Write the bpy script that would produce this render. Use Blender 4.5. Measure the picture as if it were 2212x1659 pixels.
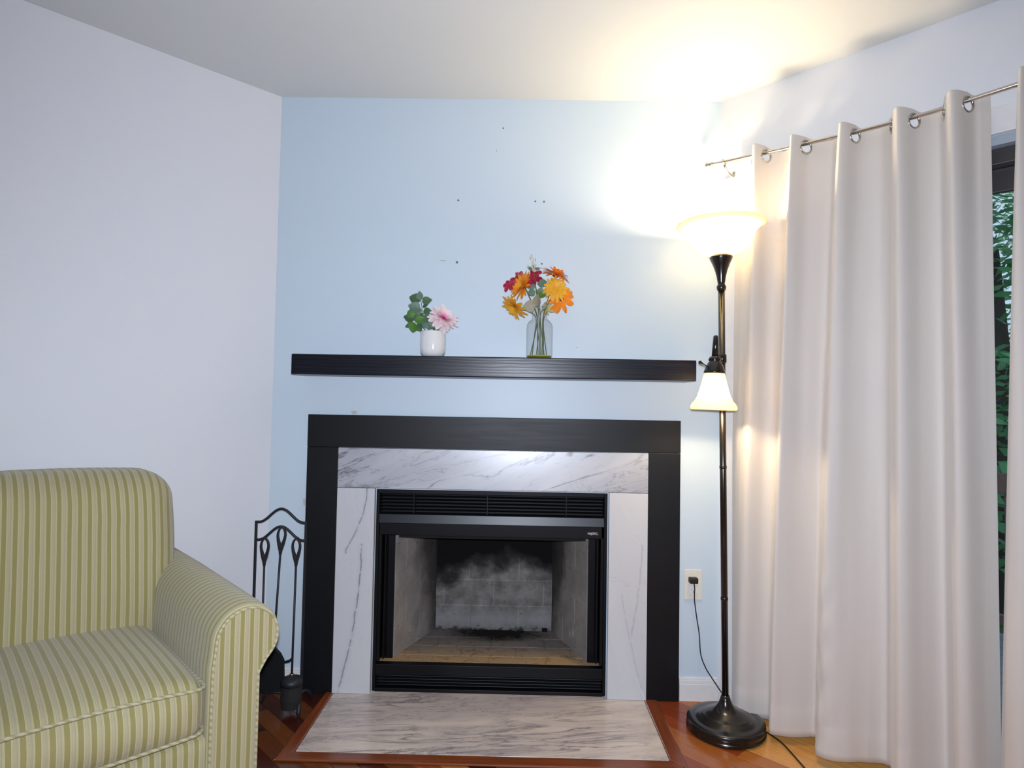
import bpy, math, random
from mathutils import Vector, Matrix, noise
random.seed(7)
for o in list(bpy.data.objects): bpy.data.objects.remove(o)
SC = bpy.context.scene; COL = SC.collection
R2 = math.sqrt(2)
# ------------------------------------------------------------------ camera, light, exposure
CAM = Vector((0.0189, -2.5036, 1.1626))
yaw, pitch, roll = -0.0131, 0.0366, 0.0177
cy, sy = math.cos(yaw), math.sin(yaw)
fwd = Vector((sy*math.cos(pitch), cy*math.cos(pitch), math.sin(pitch)))
rt = Vector((cy, -sy, 0)); up = rt.cross(fwd)
r2 = math.cos(roll)*rt + math.sin(roll)*up; u2 = -math.sin(roll)*rt + math.cos(roll)*up
cam = bpy.data.cameras.new('camera'); co = bpy.data.objects.new('camera', cam); COL.objects.link(co)
m = Matrix((r2, u2, -fwd)).transposed().to_4x4(); m.translation = CAM; co.matrix_world = m
cam.sensor_width = 36; cam.lens = 1321.7/2212*36; cam.clip_start = .05
SC.camera = co
SC.view_settings.view_transform = 'Standard'; SC.view_settings.look = 'None'
SC.view_settings.gamma = 1; SC.view_settings.use_curve_mapping = False
SC.view_settings.exposure = 0.0
w = bpy.data.worlds.new('world'); SC.world = w; w.use_nodes = True
w.node_tree.nodes['Background'].inputs[0].default_value = (.62, .78, 1, 1)
w.node_tree.nodes['Background'].inputs[1].default_value = 1.0

def lamp(name, typ, loc, power, color, size=.02, rot=None, **k):
    l = bpy.data.lights.new(name, typ); l.energy = power; l.color = color
    if typ == 'AREA': l.size = size
    else: l.shadow_soft_size = size
    for a, b in k.items(): setattr(l, a, b)
    o = bpy.data.objects.new(name, l); COL.objects.link(o); o.location = loc
    if rot: o.rotation_euler = rot
    return o
# the camera's own flash, just above the lens
flash_pos = CAM + Vector((.0, .0, .055))
fl = lamp('camera_flash', 'SPOT', flash_pos, 193, (.785, .85, 1.0), .016, spot_size=math.radians(150), spot_blend=1.0)
fl.matrix_world = Matrix.Translation(flash_pos) @ Matrix((r2, u2, -(fwd+Vector((.06,0,-.12))).normalized())).transposed().to_4x4()

# ------------------------------------------------------------------ helpers
class MB:
    def __init__(s): s.v = []; s.f = []; s.u = []
    def add(s, vs, fs):
        n = len(s.v); s.v += [tuple(v) for v in vs]; s.f += [tuple(i+n for i in f) for f in fs]; return s
    def box(s, x0, x1, y0, y1, z0, z1, M=None):
        vs = [Vector((x, y, z)) for z in (z0, z1) for y in (y0, y1) for x in (x0, x1)]
        if M: vs = [M @ v for v in vs]
        return s.add(vs, [(0,2,3,1),(4,5,7,6),(0,1,5,4),(2,6,7,3),(0,4,6,2),(1,3,7,5)])
    def prism(s, poly, z0, z1):
        n = len(poly); vs = [(x, y, z0) for x, y in poly]+[(x, y, z1) for x, y in poly]
        fs = [tuple(range(n-1, -1, -1)), tuple(range(n, 2*n))]+[(i, (i+1) % n, n+(i+1) % n, n+i) for i in range(n)]
        return s.add(vs, fs)
    def tube(s, pts, r, n=10, closed=False, cap=True):
        P = [Vector(p) for p in pts]; m = len(P)
        rr = r if isinstance(r, (list, tuple)) else [r]*m
        T = []
        for i in range(m):
            a = P[(i-1) % m] if (closed or i > 0) else P[i]; b = P[(i+1) % m] if (closed or i < m-1) else P[i]
            t = (b-a); T.append(t.normalized() if t.length > 1e-9 else Vector((0, 0, 1)))
        nn = T[0].orthogonal().normalized(); vs = []
        for i in range(m):
            nn = (nn - nn.dot(T[i])*T[i]); nn = nn.normalized() if nn.length > 1e-6 else T[i].orthogonal().normalized()
            b = T[i].cross(nn)
            for k in range(n):
                a = 2*math.pi*k/n; vs.append(P[i]+rr[i]*(math.cos(a)*nn+math.sin(a)*b))
        fs = []
        for i in range(m if closed else m-1):
            j = (i+1) % m
            for k in range(n): fs.append((i*n+k, i*n+(k+1) % n, j*n+(k+1) % n, j*n+k))
        if cap and not closed: fs += [tuple(range(n-1, -1, -1)), tuple((m-1)*n+k for k in range(n))]
        return s.add(vs, fs)
    def lathe(s, prof, n=40, M=None, closed=False):
        vs = []; m = len(prof)
        for r, z in prof:
            for k in range(n):
                a = 2*math.pi*k/n; v = Vector((r*math.cos(a), r*math.sin(a), z)); vs.append(M @ v if M else v)
        fs = [(i*n+k, i*n+(k+1) % n, (i+1)*n+(k+1) % n, (i+1)*n+k) for i in range(m-1) for k in range(n)]
        if closed: fs += [((m-1)*n+k, (m-1)*n+(k+1) % n, k, (k+1) % n)[:4] for k in range(0)]
        return s.add(vs, fs)
    def build(s, name, mat=None, parent=None, smooth=False, bevel=0, seg=2, kind=None, label=None, solid=0, matrix=None):
        me = bpy.data.meshes.new(name); me.from_pydata(s.v, [], s.f); me.update()
        if s.u:
            lay = me.uv_layers.new(name='uv')
            for lp in me.loops: lay.data[lp.index].uv = s.u[lp.vertex_index]
        o = bpy.data.objects.new(name, me); COL.objects.link(o)
        if mat: me.materials.append(mat)
        if smooth: me.shade_smooth()
        if solid:
            q = o.modifiers.new('solid', 'SOLIDIFY'); q.thickness = solid; q.offset = 0
        if bevel:
            q = o.modifiers.new('bevel', 'BEVEL'); q.width = bevel; q.segments = seg; q.limit_method = 'ANGLE'
            q.harden_normals = False
        attach(o, parent, matrix)
        if kind: o['kind'] = kind
        if label: o['label'] = label
        return o

WM = {}                     # world matrix of every object that has one of its own
def attach(o, parent, matrix=None):
    mw = matrix if matrix is not None else Matrix()
    WM[o.name] = mw.copy()
    if parent:
        o.parent = parent; o.matrix_parent_inverse = WM.get(parent.name, Matrix()).inverted()
    o.matrix_basis = mw
def thing(name, label, cat, M=None, group=None, loc=None):
    o = bpy.data.objects.new(name, None); COL.objects.link(o); o.empty_display_size = .1
    if loc is not None: M = Matrix.Translation(loc)
    attach(o, None, M)
    o['label'] = label; o['category'] = cat
    if group: o['group'] = group
    return o
def tag(o, label, cat, group=None):
    o['label'] = label; o['category'] = cat
    if group: o['group'] = group
    return o

# frame M: x = along right wall away from the corner (a), y = -b, origin = the (cut off) room corner
APEX = Vector((-.0827, .9153, 0)); CUT = 1.2944
MR = Matrix.Translation(APEX) @ Matrix.Rotation(-math.pi/4, 4, 'Z')
def ab(a, b, z=0): return MR @ Vector((a, -b, z))
def rw(s, off, z): return ab(CUT+s, off, z)          # right wall coordinates
def lw(s, off, z): return ab(off, CUT+s, z)          # left wall coordinates
PLAN = [(CUT, 0), (4.7, 0), (4.7, 4.7), (0, 4.7), (0, CUT)]
HC = 2.44

# ------------------------------------------------------------------ materials
class NT:
    def __init__(s, name):
        s.m = bpy.data.materials.new(name); s.m.use_nodes = True; s.t = s.m.node_tree; s.n = s.t.nodes
        s.b = s.n['Principled BSDF']; s.out = s.n['Material Output']
    def node(s, typ, ins=None, **k):
        q = s.n.new(typ)
        for a, b in k.items(): setattr(q, a, b)
        for a, b in (ins or {}).items():
            if hasattr(b, 'type') and hasattr(b, 'is_output'): s.t.links.new(b, q.inputs[a])
            else: q.inputs[a].default_value = b
        return q
    def math(s, op, a, b=0, c=0, clamp=False):
        q = s.n.new('ShaderNodeMath'); q.operation = op; q.use_clamp = clamp
        for i, v in enumerate((a, b, c)):
            if hasattr(v, 'is_output'): s.t.links.new(v, q.inputs[i])
            else: q.inputs[i].default_value = v
        return q.outputs[0]
    def ramp(s, fac, stops, interp='LINEAR'):
        q = s.n.new('ShaderNodeValToRGB'); s.t.links.new(fac, q.inputs[0]); e = q.color_ramp; e.interpolation = interp
        while len(e.elements) > 1: e.elements.remove(e.elements[-1])
        for i, (p, c) in enumerate(stops):
            if i == 0: el = e.elements[0]; el.position = p
            else: el = e.elements.new(p)
            c = c if isinstance(c, (tuple, list)) else (c, c, c)
            el.color = (*c[:3], 1)
        return q.outputs[0]
    def mix(s, f, a, b, mode='MIX'):
        q = s.n.new('ShaderNodeMix'); q.data_type = 'RGBA'; q.blend_type = mode
        for i, v in ((0, f), (6, a), (7, b)):
            if hasattr(v, 'is_output'): s.t.links.new(v, q.inputs[i])
            elif i == 0: q.inputs[0].default_value = v
            else: q.inputs[i].default_value = (*v[:3], 1)
        return q.outputs[2]
    def coords(s, kind='Object', scale=(1,1,1), rot=(0,0,0), loc=(0,0,0)):
        t = s.n.new('ShaderNodeTexCoord')
        q = s.n.new('ShaderNodeMapping'); s.t.links.new(t.outputs[kind], q.inputs[0])
        q.inputs['Scale'].default_value = scale; q.inputs['Rotation'].default_value = rot; q.inputs['Location'].default_value = loc
        return q.outputs[0]
    def noise(s, vec, scale=5, detail=4, rough=.5, dist=0):
        q = s.node('ShaderNodeTexNoise', {'Scale': scale, 'Detail': detail, 'Roughness': rough, 'Distortion': dist})
        if vec is not None: s.t.links.new(vec, q.inputs['Vector'])
        return q.outputs['Fac']
    def bump(s, h, strength=.2, dist=.002):
        q = s.node('ShaderNodeBump', {'Strength': strength, 'Distance': dist}); s.t.links.new(h, q.inputs['Height'])
        s.t.links.new(q.outputs[0], s.b.inputs['Normal'])
    def set(s, **k):
        for a, v in k.items():
            a = {'color': 'Base Color', 'rough': 'Roughness', 'metal': 'Metallic', 'spec': 'Specular IOR Level', 'coat': 'Coat Weight',
                 'coatr': 'Coat Roughness', 'sheen': 'Sheen Weight', 'emit': 'Emission Color', 'es': 'Emission Strength', 'trans': 'Transmission Weight', 'ior': 'IOR'}[a]
            if hasattr(v, 'is_output'): s.t.links.new(v, s.b.inputs[a])
            else: s.b.inputs[a].default_value = (*v, 1) if isinstance(v, tuple) else v
        return s

def paint(name, c, rough=.5, bump=.06):
    t = NT(name); v = t.coords()
    n = t.noise(v, 2.2, 3, .5); c2 = tuple(x*.97 for x in c)
    t.set(color=t.mix(n, c, c2), rough=rough, spec=.35); t.bump(t.noise(v, 260, 3), bump, .0008); return t.m
def plain(name, c, rough=.5, metal=0., bscale=0, bstr=.1, **k):
    t = NT(name); v = t.coords(); n = t.noise(v, 40, 3)
    t.set(color=t.mix(n, c, tuple(x*.9 for x in c)), rough=rough, metal=metal, **k)
    if bscale: t.bump(t.noise(v, bscale, 3), bstr, .001)
    return t.m
M = {}
M['white_wall'] = paint('white_wall_paint', (.71, .73, .765))
M['blue_wall'] = paint('pale_blue_wall_paint', (.59, .695, .77), .42)
M['ceiling'] = paint('ceiling_paint', (.68, .705, .70), .7)
M['trim'] = plain('glossy_white_trim', (.80, .80, .80), .25)
M['black_metal'] = plain('black_painted_metal', (.004, .004, .0055), .45, spec=.2)
M['black_satin'] = plain('satin_black_metal', (.008, .009, .011), .5, spec=.35); M['band'] = plain('blued_black_metal', (.012, .015, .021), .36, spec=.35)
M['iron'] = plain('wrought_iron', (.012, .013, .018), .5, bscale=200)
M['bronze'] = plain('dark_bronze_lamp', (.011, .008, .006), .24, .0, coat=.25, coatr=.08)
M['rod'] = plain('brushed_nickel', (.62, .56, .50), .28, 1.)
M['chrome'] = plain('grommet_nickel', (.60, .56, .52), .25, 1.)
M['ivory'] = plain('ivory_plastic', (.80, .77, .66), .3)
M['white_plastic'] = plain('white_plastic', (.85, .85, .83), .3)
M['black_rubber'] = plain('black_rubber', (.012, .011, .010), .5)
M['brass'] = plain('brass', (.65, .45, .15), .3, 1.)
M['ceramic'] = plain('white_ceramic', (.80, .80, .78), .12, coat=.5)
M['bristle'] = plain('black_bristles', (.012, .011, .011), .8, bscale=500, bstr=1)
M['dark_frame'] = plain('dark_bronze_frame', (.05, .045, .045), .35)
M['foot_wood'] = plain('dark_foot_wood', (.06, .025, .012), .35)
M['hole'] = plain('nail_hole_filler', (.18, .19, .20), .9)
M['scuff'] = plain('bare_plaster', (.50, .52, .48), .9)

def black_wood(name, rough, c=(.011, .012, .015), gs=1.0):
    t = NT(name); v = t.coords(scale=(1.3, 20, 20)); n1 = t.noise(v, 3, 5, .6, .6)
    v2 = t.coords(scale=(2, 120, 90)); n2 = t.noise(v2, 3, 3)
    w_ = t.node('ShaderNodeTexWave', {'Vector': t.coords(scale=(.12, 1, 1)), 'Scale': 26., 'Distortion': 7., 'Detail': 3., 'Detail Scale': 1.4}, wave_type='BANDS', bands_direction='Z').outputs['Fac']
    g = t.math('ADD', t.math('MULTIPLY', n2, .5), t.math('MULTIPLY', w_, .6))
    t.set(color=t.mix(g, c, tuple(x*(1+1.0*gs) for x in c)), rough=t.math('MULTIPLY_ADD', n1, .12, rough), spec=.3)
    t.bump(g, .12*gs, .0008); return t.m
M['mantel_wood'] = black_wood('black_stained_oak', .26, (.0045, .005, .008), 1.6)
M['surround_wood'] = black_wood('black_painted_board', .40, (.0045, .005, .0065), .1)

def marble(name, rot, stretch, base, dark, vein, dens=1., seed=0., vs=.05, rough=.12, veins=None):
    t = NT(name)
    vv = t.coords(rot=rot, scale=(1, 1, 1), loc=(seed, seed*.7, seed*.3))
    mp = t.node('ShaderNodeMapping', {'Vector': vv, 'Scale': stretch}).outputs[0]
    cloud = t.noise(mp, 2.4*dens, 6, .6, .6)
    d = t.noise(mp, 3.2*dens, 5, .62, .9)
    rid = t.math('ABSOLUTE', t.math('SUBTRACT', d, .5))
    mask = t.noise(vv, 3.1, 2)
    v1 = t.ramp(rid, [(0, 1.), (vs*.22, .55), (vs, 0.)])
    v1 = t.math('MULTIPLY', v1, t.ramp(mask, [(.38, 0.), (.58, 1.)]))
    d2 = t.noise(mp, 7.5*dens, 4, .6, 1.2); rid2 = t.math('ABSOLUTE', t.math('SUBTRACT', d2, .52))
    v2 = t.math('MULTIPLY', t.ramp(rid2, [(0, .55), (vs*.6, 0.)]), t.ramp(cloud, [(.40, 0.), (.6, 1.)]))
    c = t.mix(t.ramp(cloud, [(.36, 0.), (.68, 1.)]), base, dark)
    if veins: v1 = t.math('MULTIPLY', v1, .15); v2 = t.math('MULTIPLY', v2, .25)
    c = t.mix(v2, c, vein); c = t.mix(v1, c, vein)
    if veins:
        sp = t.n.new('ShaderNodeSeparateXYZ'); t.t.links.new(t.coords(), sp.inputs[0]); X, _, Z = sp.outputs
        nz = t.math('MULTIPLY', t.math('SUBTRACT', t.noise(t.coords(), 22, 5, .65), .5), .014); fine = t.noise(t.coords(), 45, 3)
        for (x0_, k_, z1_, span, pw_, zlo, zhi, wd_, st_) in veins:
            u = t.math('DIVIDE', t.math('SUBTRACT', z1_, Z), span, clamp=True); fx = t.math('MULTIPLY_ADD', t.math('POWER', u, pw_), k_, x0_)
            dd = t.math('ABSOLUTE', t.math('ADD', t.math('SUBTRACT', X, fx), nz))
            mk = t.ramp(dd, [(0, st_), (wd_*.5, st_*.55), (wd_, st_*.12), (wd_*4, 0.)])
            zm = t.math('MULTIPLY', t.math('GREATER_THAN', Z, zlo), t.math('LESS_THAN', Z, zhi))
            mk = t.math('MULTIPLY', t.math('MULTIPLY', mk, zm), t.ramp(fine, [(.32, .25), (.5, 1.)])); c = t.mix(mk, c, vein)
    t.set(color=c, rough=rough, spec=.5); return t.m
M['marble_top'] = marble('white_grey_marble', (0, .32, 0), (.55, 1, 2.3), (.58, .60, .625), (.40, .41, .46), (.14, .14, .17), .8, 3.3, .024, .30)
for b_ in (M['marble_top'].node_tree.nodes['Principled BSDF'],): b_.inputs['Coat Weight'].default_value = 1.; b_.inputs['Coat Roughness'].default_value = .25; b_.inputs['Coat IOR'].default_value = 2.1
M['marble_side'] = marble('white_marble', (0, .22, 0), (1.3, 1, .35), (.64, .65, .66), (.57, .58, .60), (.16, .17, .20), .75, 2.15, .0008, .2, [(-.607, -.083, .6, .6, 2., .0, .6, .004, .9), (-.590, -.080, .79, .22, 1.5, .56, .9, .0032, .85), (.52, -.07, .62, .5, 1.6, .25, .62, .003, .35), (.43, .09, .5, .45, 1.3, .05, .42, .0025, .25)])
M['marble_hearth'] = marble('beige_grey_marble', (0, 0, -.12), (.55, 3.4, 1), (.72, .625, .54), (.52, .45, .425), (.20, .17, .175), 1.3, 5.1, .05, .18)

def stripe_mat(name, axis):
    t = NT(name); tc = t.n.new('ShaderNodeTexCoord'); sp = t.n.new('ShaderNodeSeparateXYZ')
    t.t.links.new(tc.outputs['UV'], sp.inputs[0])
    wob = t.noise(t.coords(), 9, 2)
    x = t.math('ADD', sp.outputs[axis], t.math('MULTIPLY', t.math('SUBTRACT', wob, .5), .003))
    f = t.math('FRACT', t.math('DIVIDE', x, .0245))
    olive = (.30, .26, .095); cream = (.60, .55, .30); beige = (.48, .425, .255); grey = (.35, .32, .23)
    c = t.ramp(f, [(0, cream), (.07, beige), (.15, beige), (.17, grey), (.20, beige), (.27, beige), (.29, grey), (.32, beige), (.39, grey), (.42, beige), (.52, beige),
                   (.535, cream), (.60, olive), (.985, olive)], 'LINEAR')
    fine = t.noise(t.coords(), 420, 2); big = t.noise(t.coords(), 5, 3)
    c = t.mix(t.math('MULTIPLY', fine, .35), c, (.25, .24, .12))
    stain = t.ramp(big, [(.5, 0.), (.75, .35)])
    c = t.mix(stain, c, (.34, .27, .12))
    t.set(color=c, rough=.85, spec=.2, sheen=.25); t.bump(t.noise(t.coords(), 700, 2), .5, .0008); return t.m
M['stripe'] = stripe_mat('striped_upholstery', 0)
def welt_mat():
    t = NT('striped_piping'); tc = t.n.new('ShaderNodeTexCoord'); sp = t.n.new('ShaderNodeSeparateXYZ'); t.t.links.new(tc.outputs['Object'], sp.inputs[0])
    q = t.math('ADD', t.math('ADD', sp.outputs[0], sp.outputs[1]), t.math('MULTIPLY', sp.outputs[2], 1.3))
    f = t.math('FRACT', t.math('DIVIDE', q, .022))
    t.set(color=t.ramp(f, [(0, (.54, .50, .32)), (.25, (.42, .38, .25)), (.35, (.54, .50, .32)), (.6, (.34, .31, .15)), (.98, (.34, .31, .15))]), rough=.85, sheen=.2); return t.m
M['welt'] = welt_mat()

def curtain_mat():
    t = NT('cream_curtain_fabric'); v = t.coords(scale=(1, 1, .25)); n = t.noise(v, 500, 2); n2 = t.noise(t.coords(), 3, 2)
    t.set(color=t.mix(n2, (.68, .63, .57), (.645, .60, .555)), rough=.62, spec=.3, sheen=.35)
    t.bump(n, .35, .0006)
    tr = t.node('ShaderNodeBsdfTranslucent', {'Color': (.55, .5, .45, 1)})
    mx = t.node('ShaderNodeMixShader', {0: .06}); t.t.links.new(t.b.outputs[0], mx.inputs[1]); t.t.links.new(tr.outputs[0], mx.inputs[2])
    t.t.links.new(mx.outputs[0], t.out.inputs[0]); return t.m
M['curtain'] = curtain_mat()

def opal(name, tint, k):
    t = NT(name); t.set(color=(.85, .80, .68), rough=.25)
    tr = t.node('ShaderNodeBsdfTranslucent', {'Color': (*[x*k for x in tint], 1)})
    ad = t.n.new('ShaderNodeMixShader'); ad.inputs[0].default_value = .5
    t.t.links.new(t.b.outputs[0], ad.inputs[1]); t.t.links.new(tr.outputs[0], ad.inputs[2]); t.t.links.new(ad.outputs[0], t.out.inputs[0]); return t.m
M['opal_bowl'] = opal('frosted_lamp_glass', (1, .94, .78), 1.)
M['opal_shade'] = opal('frosted_shade_glass', (1, .92, .72), 1.)
t = NT('bulb_glow'); t.set(color=(1, 1, 1), emit=(1, .8, .5), es=30.); M['bulb'] = t.m

def glass(name, tint, refl=.5):
    t = NT(name); tr = t.node('ShaderNodeBsdfTransparent', {'Color': (*tint, 1)}); gl = t.node('ShaderNodeBsdfGlossy', {'Roughness': .02})
    fr = t.node('ShaderNodeLayerWeight', {'Blend': .5}).outputs['Facing']; mx = t.n.new('ShaderNodeMixShader')
    t.t.links.new(t.math('MULTIPLY_ADD', t.math('POWER', fr, 3.), refl*.45, .035), mx.inputs[0]); t.t.links.new(tr.outputs[0], mx.inputs[1]); t.t.links.new(gl.outputs[0], mx.inputs[2])
    t.t.links.new(mx.outputs[0], t.out.inputs[0]); return t.m
M['vase_glass'] = glass('clear_vase_glass', (.94, .945, .945), .8)
M['pane'] = glass('door_glass', (.92, .95, .95), .6)
t = NT('yellow_water'); t.set(color=(.75, .78, .04), rough=.1, trans=.5); M['water'] = t.m

def plank_mat(name, per_island=False, cols=None):
    t = NT(name)
    if per_island: r = t.n.new('ShaderNodeNewGeometry').outputs['Random Per Island']
    else: r = t.n.new('ShaderNodeObjectInfo').outputs['Random']
    v = t.coords(rot=(0, 0, math.pi/4), scale=(1, 1, 1)); mp = t.node('ShaderNodeMapping', {'Vector': v, 'Scale': (1.5, 26, 1)}).outputs[0]
    off = t.node('ShaderNodeVectorMath', {0: mp}, operation='ADD'); cmb = t.n.new('ShaderNodeCombineXYZ'); t.t.links.new(t.math('MULTIPLY', r, 37), cmb.inputs[0]); t.t.links.new(cmb.outputs[0], off.inputs[1])
    g = t.noise(off.outputs[0], 3.5, 5, .6, .4)
    base = t.ramp(r, [(0, (.10, .018, .008)), (.28, (.20, .040, .012)), (.5, (.42, .115, .028)), (.75, (.34, .075, .020)), (1, (.50, .165, .035))])
    if cols: base = t.mix(r, *cols)
    c = t.mix(t.ramp(g, [(.3, 0.), (.7, .4)]), base, tuple(x*.5 for x in cols[0]) if cols else (.09, .02, .008))
    t.set(color=c, rough=.22, spec=.45, coat=.25, coatr=.12); t.bump(g, .08, .0006); return t.m
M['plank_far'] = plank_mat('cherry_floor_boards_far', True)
M['plank_shaded'] = plank_mat('shaded_cherry_boards', cols=((.045, .010, .006), (.085, .016, .008)))  # left-hand boards: the shade there is mixed into their colour
M['plank_shaded_brown'] = plank_mat('shaded_brown_boards', cols=((.12, .035, .010), (.18, .055, .013)))
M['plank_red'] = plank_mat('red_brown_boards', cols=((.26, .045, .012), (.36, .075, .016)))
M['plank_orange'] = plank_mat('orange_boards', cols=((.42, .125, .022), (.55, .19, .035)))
M['plank_lamplit'] = plank_mat('lamplit_orange_boards', cols=((.72, .30, .065), (.80, .38, .095)))  # right-hand boards: warm lamp glow mixed into their colour
def wood(name, c, scale=(1.5, 30, 30), rough=.25):
    t = NT(name); g = t.noise(t.coords(scale=scale), 3, 5, .6, .4)
    t.set(color=t.mix(t.ramp(g, [(.3, 0.), (.7, .7)]), c, tuple(x*.45 for x in c)), rough=rough, coat=.3, coatr=.15); t.bump(g, .1, .0005); return t.m
M['border_x'] = wood('hearth_border_wood', (.235, .058, .016)); M['border_y'] = wood('hearth_border_wood_side', (.25, .058, .016), (30, 1.5, 30))

def firebrick(name, mode, gain=1.):
    t = NT(name); v = t.coords(); sp = t.n.new('ShaderNodeSeparateXYZ'); t.t.links.new(v, sp.inputs[0]); X, Y, Z = sp.outputs
    n1 = t.noise(v, 7, 5, .6); n2 = t.noise(v, 60, 4, .6); n3 = t.noise(v, 22, 5, .7, .5)
    # soot: a plume burnt on the rear bricks, rising from the middle and spreading over the top
    dx = t.math('ABSOLUTE', t.math('ADD', X, .04))
    edge = t.math('SUBTRACT', .375, t.math('MULTIPLY', t.math('POWER', dx, 1.3), .45))
    h = t.math('ADD', t.math('SUBTRACT', Z, edge), t.math('MULTIPLY', t.math('SUBTRACT', n1, .5), .22))
    soot = t.ramp(h, [(0, 0.), (.07, .85), (.12, 1.)])
    if mode == 'side':
        pass
        yy = t.math('SUBTRACT', t.math('MULTIPLY', t.math('SUBTRACT', Y, .16), 1.25), t.math('MULTIPLY', t.math('SUBTRACT', .66, Z), .38))
        h = t.math('ADD', yy, t.math('MULTIPLY', t.math('SUBTRACT', n1, .5), .26)); soot = t.ramp(h, [(0, 0.), (.14, .75), (.3, .95)])
    base = t.mix(t.ramp(t.noise(v, 12, 4, .6), [(.35, 0.), (.65, 1.)]), tuple(x*gain for x in (.12, .115, .108)), tuple(x*gain for x in (.25, .24, .225))); base = t.mix(t.ramp(n3, [(.52, 0.), (.72, .7)]), base, (.13, .10, .06))
    if mode == 'side': base = t.mix(.5, base, (.36, .32, .29))
    if mode == 'back':
        ash = t.ramp(t.math('ADD', t.math('ABSOLUTE', t.math('SUBTRACT', Z, .16)), t.math('MULTIPLY', n1, .05)), [(.03, 1.), (.09, 0.)])
        base = t.mix(t.math('MULTIPLY', ash, .55), base, (.30, .305, .31))
        low = t.ramp(t.math('ADD', Z, t.math('MULTIPLY', t.math('SUBTRACT', n3, .5), .12)), [(.105, .9), (.125, 0.)]); base = t.mix(low, base, (.02, .02, .02))
    if mode == 'floor':
        base = t.mix(t.ramp(t.math('ADD', Y, t.math('MULTIPLY', t.math('SUBTRACT', n1, .5), .12)), [(.07, 0.), (.22, 1.)]), (.42, .28, .145), (.20, .175, .155))
        base = t.mix(t.ramp(n3, [(.54, 0.), (.70, .75)]), base, (.13, .06, .025))
        dd = t.math('ADD', t.math('POWER', t.math('MULTIPLY', t.math('ADD', X, .07), 3.8), 2.), t.math('POWER', t.math('MULTIPLY', t.math('SUBTRACT', Y, .38), 8.), 2.))
        soot = t.ramp(t.math('ADD', dd, t.math('MULTIPLY', t.math('SUBTRACT', n3, .5), 1.6)), [(.2, .95), (.95, 0.)])
    specks = t.ramp(n2, [(.30, .8), (.36, 0.)]); base = t.mix(specks, base, (.07, .06, .05))
    c = t.mix(soot, base, (.008, .008, .008))
    t.set(color=c, rough=.95, spec=.1); t.bump(n2, .4, .003); return t.m
for k in ('back', 'side', 'floor'): M['brick_'+k] = firebrick('firebrick_'+k, k); M['mortar_'+k] = firebrick('firebox_mortar_'+k, k, 1.35)

def leafmat(name, a, b, rough=.5):
    t = NT(name); n = t.noise(t.coords(), 30, 3); t.set(color=t.mix(n, a, b), rough=rough)
    tr = t.node('ShaderNodeBsdfTranslucent', {'Color': (*a, 1)}); mx = t.node('ShaderNodeMixShader', {0: .2})
    t.t.links.new(t.b.outputs[0], mx.inputs[1]); t.t.links.new(tr.outputs[0], mx.inputs[2]); t.t.links.new(mx.outputs[0], t.out.inputs[0]); return t.m
M['leaf_dark'] = leafmat('dark_green_leaf', (.055, .12, .055), (.10, .19, .09)); M['leaf_light'] = leafmat('bright_green_leaf', (.10, .28, .035), (.06, .15, .03))
M['leaf_sage'] = leafmat('sage_leaf', (.18, .28, .20), (.10, .19, .14)); M['leaf_grey'] = leafmat('faded_beige_leaf', (.42, .40, .30), (.34, .33, .22)); M['leaf_yellow'] = leafmat('yellowed_leaf', (.62, .52, .22), (.50, .45, .2))
M['stem'] = leafmat('green_stem', (.17, .20, .07), (.12, .15, .05)); M['stem_dark'] = leafmat('dark_stem', (.04, .06, .03), (.03, .04, .02))
M['orange'] = leafmat('orange_petal', (.92, .22, .012), (.90, .35, .02)); M['yellow'] = leafmat('yellow_petal', (.90, .52, .03), (.85, .40, .02)); M['amber'] = leafmat('amber_petal', (.93, .33, .015), (.88, .45, .03))
M['crimson'] = leafmat('crimson_petal', (.34, .008, .03), (.45, .012, .05)); M['cream_petal'] = leafmat('cream_petal', (.78, .76, .66), (.7, .68, .55)); M['seed'] = plain('dark_flower_centre', (.06, .02, .015), .9)
def pink():
    t = NT('pink_petal'); tc = t.n.new('ShaderNodeTexCoord'); sp = t.n.new('ShaderNodeSeparateXYZ'); t.t.links.new(tc.outputs['UV'], sp.inputs[0])
    t.set(color=t.ramp(sp.outputs[0], [(0, (.70, .05, .22)), (.32, (.80, .30, .46)), (.6, (.82, .62, .66)), (1, (.82, .72, .70))]), rough=.6); return t.m
M['pink'] = pink()
M['foliage'] = leafmat('tree_leaves', (.10, .32, .11), (.05, .20, .07)); M['foliage2'] = leafmat('pale_tree_leaves', (.20, .45, .14), (.10, .32, .10)); M['bark'] = plain('tree_bark', (.06, .04, .03), .9, bscale=30, bstr=1)  # second leaf green is a paler tone, used on two trees
M['grass'] = plain('lawn', (.05, .12, .03), .9); M['deck'] = wood('weathered_deck', (.20, .22, .26), (30, 1.5, 30), .6); M['rail'] = wood('brown_rail_paint', (.16, .07, .05), (2, 30, 30), .5)

# ------------------------------------------------------------------ the room
def poly_world(pl): return [tuple((MR @ Vector((a, -b, 0))).xy) for a, b in pl]
def grow(pl, d):  # push plan outwards a little
    return [(CUT-d*.4, -d), (4.7+d, -d), (4.7+d, 4.7+d), (-d, 4.7+d), (-d, CUT-d*.4)]
ceil = MB().prism(list(reversed(poly_world(grow(PLAN, .1)))), HC, HC+.1); ceil = ceil.build('ceiling', M['ceiling'], kind='structure')
MB().box(-.1, 0, -4.8, -CUT+.02, 0, HC, MR).build('wall_left', M['white_wall'], kind='structure')
MB().box(4.7, 4.8, -4.8, .1, 0, HC, MR).build('wall_front_right', M['white_wall'], kind='structure')
MB().box(-.1, 4.7, -4.8, -4.7, 0, HC, MR).build('wall_front_left', M['white_wall'], kind='structure')
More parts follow.
